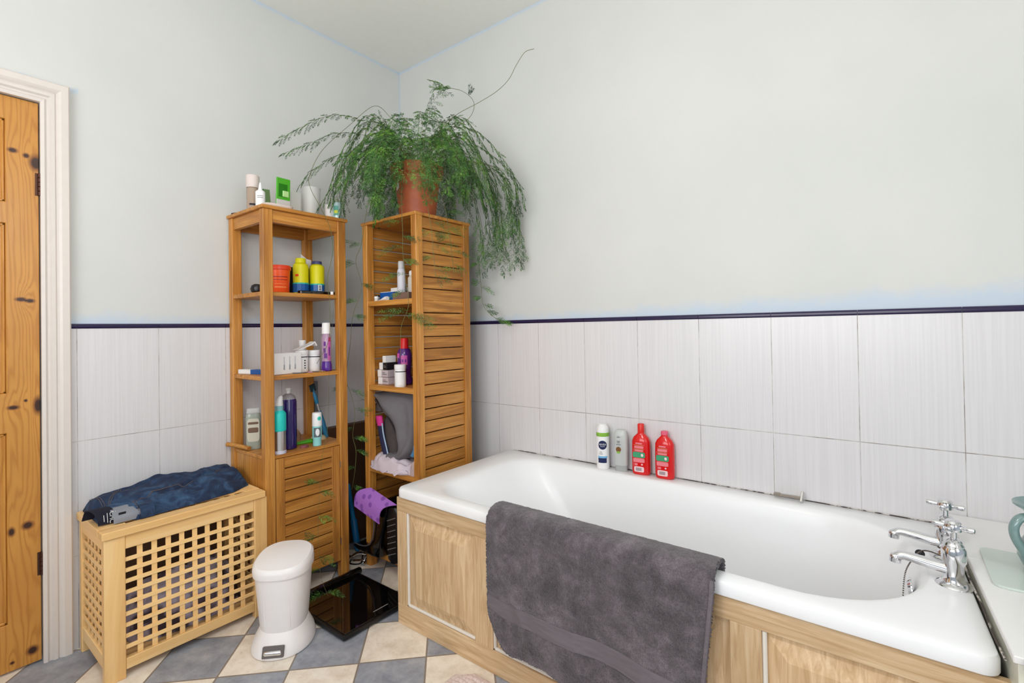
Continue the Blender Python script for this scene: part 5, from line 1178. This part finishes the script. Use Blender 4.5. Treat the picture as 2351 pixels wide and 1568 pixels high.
# trailing shoots, each its own part
def shoot(pts, leaves=(), r=.0011, parent=None, k=8):
    sm = bm_new(); P_ = spline(pts, k); tube(sm, P_, r, 5); o = pf.part('trailing_shoot', sm, M_STEM, True)
    if leaves:
        lb_ = bm_new()
        for (i, dx, dy, dz, L_) in leaves:
            p_ = P_[min(len(P_) - 1, int(i * (len(P_) - 1)))]; d = Vector((dx, dy, dz)).normalized()
            needle(lb_, p_, d, .01, .0006)
            q = p_; 
            for n_ in range(3):
                dd_ = (d + Vector((rng.uniform(-.4, .4), rng.uniform(-.3, .3), rng.uniform(-.35, .35)))).normalized(); sprig(lb_, p_ + d * L_ * .18 * n_, dd_, L_ * rng.uniform(.7, 1.1), 9, .016, .0012, planar=Vector((FV.x, FV.y, .2)))
        pf.part('leaf_sprigs', lb_, M_FERN, parent=o)
    return o
shoot([(.60, -.37, cz), (.70, -.36, 2.00), (.789, -.35, 2.082), (.947, -.35, 2.104), (1.045, -.35, 2.121), (1.11, -.35, 2.150), (1.15, -.35, 2.195), (1.194, -.35, 2.232), (1.239, -.35, 2.23)])
shoot([(.60, -.37, cz), (.72, -.35, 2.02), (.86, -.33, 2.06), (.90, -.33, 2.12), (.84, -.33, 2.19), (.74, -.33, 2.24), (.66, -.33, 2.262)],
      [(.62, .3, 0, .4, .03), (.80, -.6, -.2, .1, .035), (.88, -.7, -.1, .1, .035), (.95, -.7, -.1, .2, .04)])
shoot([(.54, -.38, cz), (.44, -.37, 2.12), (.36, -.36, 2.20), (.36, -.454, 2.224), (.36, -.602, 2.077), (.36, -.736, 1.927), (.36, -.795, 1.807), (.36, -.796, 1.75), (.36, -.75, 1.673), (.36, -.705, 1.594), (.36, -.69, 1.50), (.36, -.70, 1.438), (.36, -.718, 1.359), (.36, -.709, 1.243), (.36, -.716, 1.088), (.35, -.769, .985)])
Lf = lambda i, s, L_=.05: (i, RV.x * s, RV.y * s, -.15 if s > 0 else .05, L_)
shoot([(.53, -.42, cz), (.45, -.50, 1.84), (.402, -.53, 1.718), (.347, -.53, 1.54), (.300, -.53, 1.462), (.343, -.53, 1.332), (.30, -.55, 1.20), (.29, -.56, 1.062), (.268, -.57, .90), (.310, -.57, .82), (.321, -.56, .733), (.301, -.56, .628), (.325, -.56, .56), (.315, -.56, .465), (.288, -.56, .37)],
      [Lf(.22, -1, .06), Lf(.30, -1, .05), Lf(.35, .8, .05), Lf(.40, -1, .05), Lf(.43, .8, .045), Lf(.62, .9, .07), Lf(.60, -1, .05), Lf(.70, .8, .06), Lf(.76, -.8, .05), Lf(.80, .9, .06), Lf(.86, .9, .055), Lf(.92, -.9, .05), Lf(.99, .3, .05)])
shoot([(.56, -.42, cz), (.62, -.50, 1.85), (.655, -.54, 1.70), (.660, -.54, 1.55), (.659, -.54, 1.463), (.675, -.54, 1.34), (.692, -.54, 1.234), (.645, -.54, 1.15), (.637, -.54, 1.10), (.635, -.54, 1.00)],
      [Lf(.30, -1, .07), Lf(.36, 1, .06), Lf(.42, -1, .08), Lf(.48, .6, .05), Lf(.54, -1, .08), Lf(.60, -1, .06), Lf(.70, -1, .10), Lf(.71, -1, .11), Lf(.72, .9, .09), Lf(.73, 1, .11), Lf(.71, 1, .10)])
shoot([(.62, -.42, cz), (.70, -.47, 1.82), (.735, -.46, 1.66), (.735, -.44, 1.56), (.735, -.43, 1.45), (.735, -.42, 1.36)],
      [Lf(.5, 1, .08), Lf(.6, 1, .07), Lf(.6, -.8, .07), Lf(.72, 1, .08), Lf(.80, -.8, .06), Lf(.9, .8, .07), Lf(.98, .2, .06)])
shoot([(.63, -.40, cz), (.72, -.40, 1.82), (.745, -.36, 1.66), (.742, -.33, 1.52), (.740, -.31, 1.40)],
      [Lf(.5, 1, .07), Lf(.64, 1, .07), Lf(.70, -1, .06), Lf(.82, .9, .07), Lf(.95, .3, .06)])
shoot([(.66, -.30, cz), (.74, -.16, 1.75), (.743, -.10, 1.548), (.712, -.10, 1.464), (.724, -.10, 1.332), (.736, -.10, 1.245), (.792, -.10, 1.189), (.873, -.10, 1.151)],
      [Lf(.35, .9, .05), Lf(.45, -.8, .035), Lf(.55, -.8, .035), Lf(.58, .8, .05), Lf(.66, -.8, .03), Lf(.72, .8, .04), Lf(.80, .9, .04), Lf(.9, .9, .04), Lf(.98, .9, .04)])
shoot([(.54, -.44, cz), (.46, -.60, 1.80), (.42, -.68, 1.60), (.39, -.70, 1.30), (.372, -.72, 1.00), (.372, -.735, .70), (.372, -.762, .58), (.38, -.78, .44), (.40, -.80, .33), (.47, -.84, .22), (.52, -.86, .14), (.55, -.85, .075)],
      [Lf(.62, -1, .06), Lf(.64, .9, .05), Lf(.72, .9, .05), Lf(.78, -1, .05), Lf(.84, .8, .05), Lf(.88, -.8, .05), Lf(.99, -.8, .06), Lf(.98, .9, .05)], .0006)
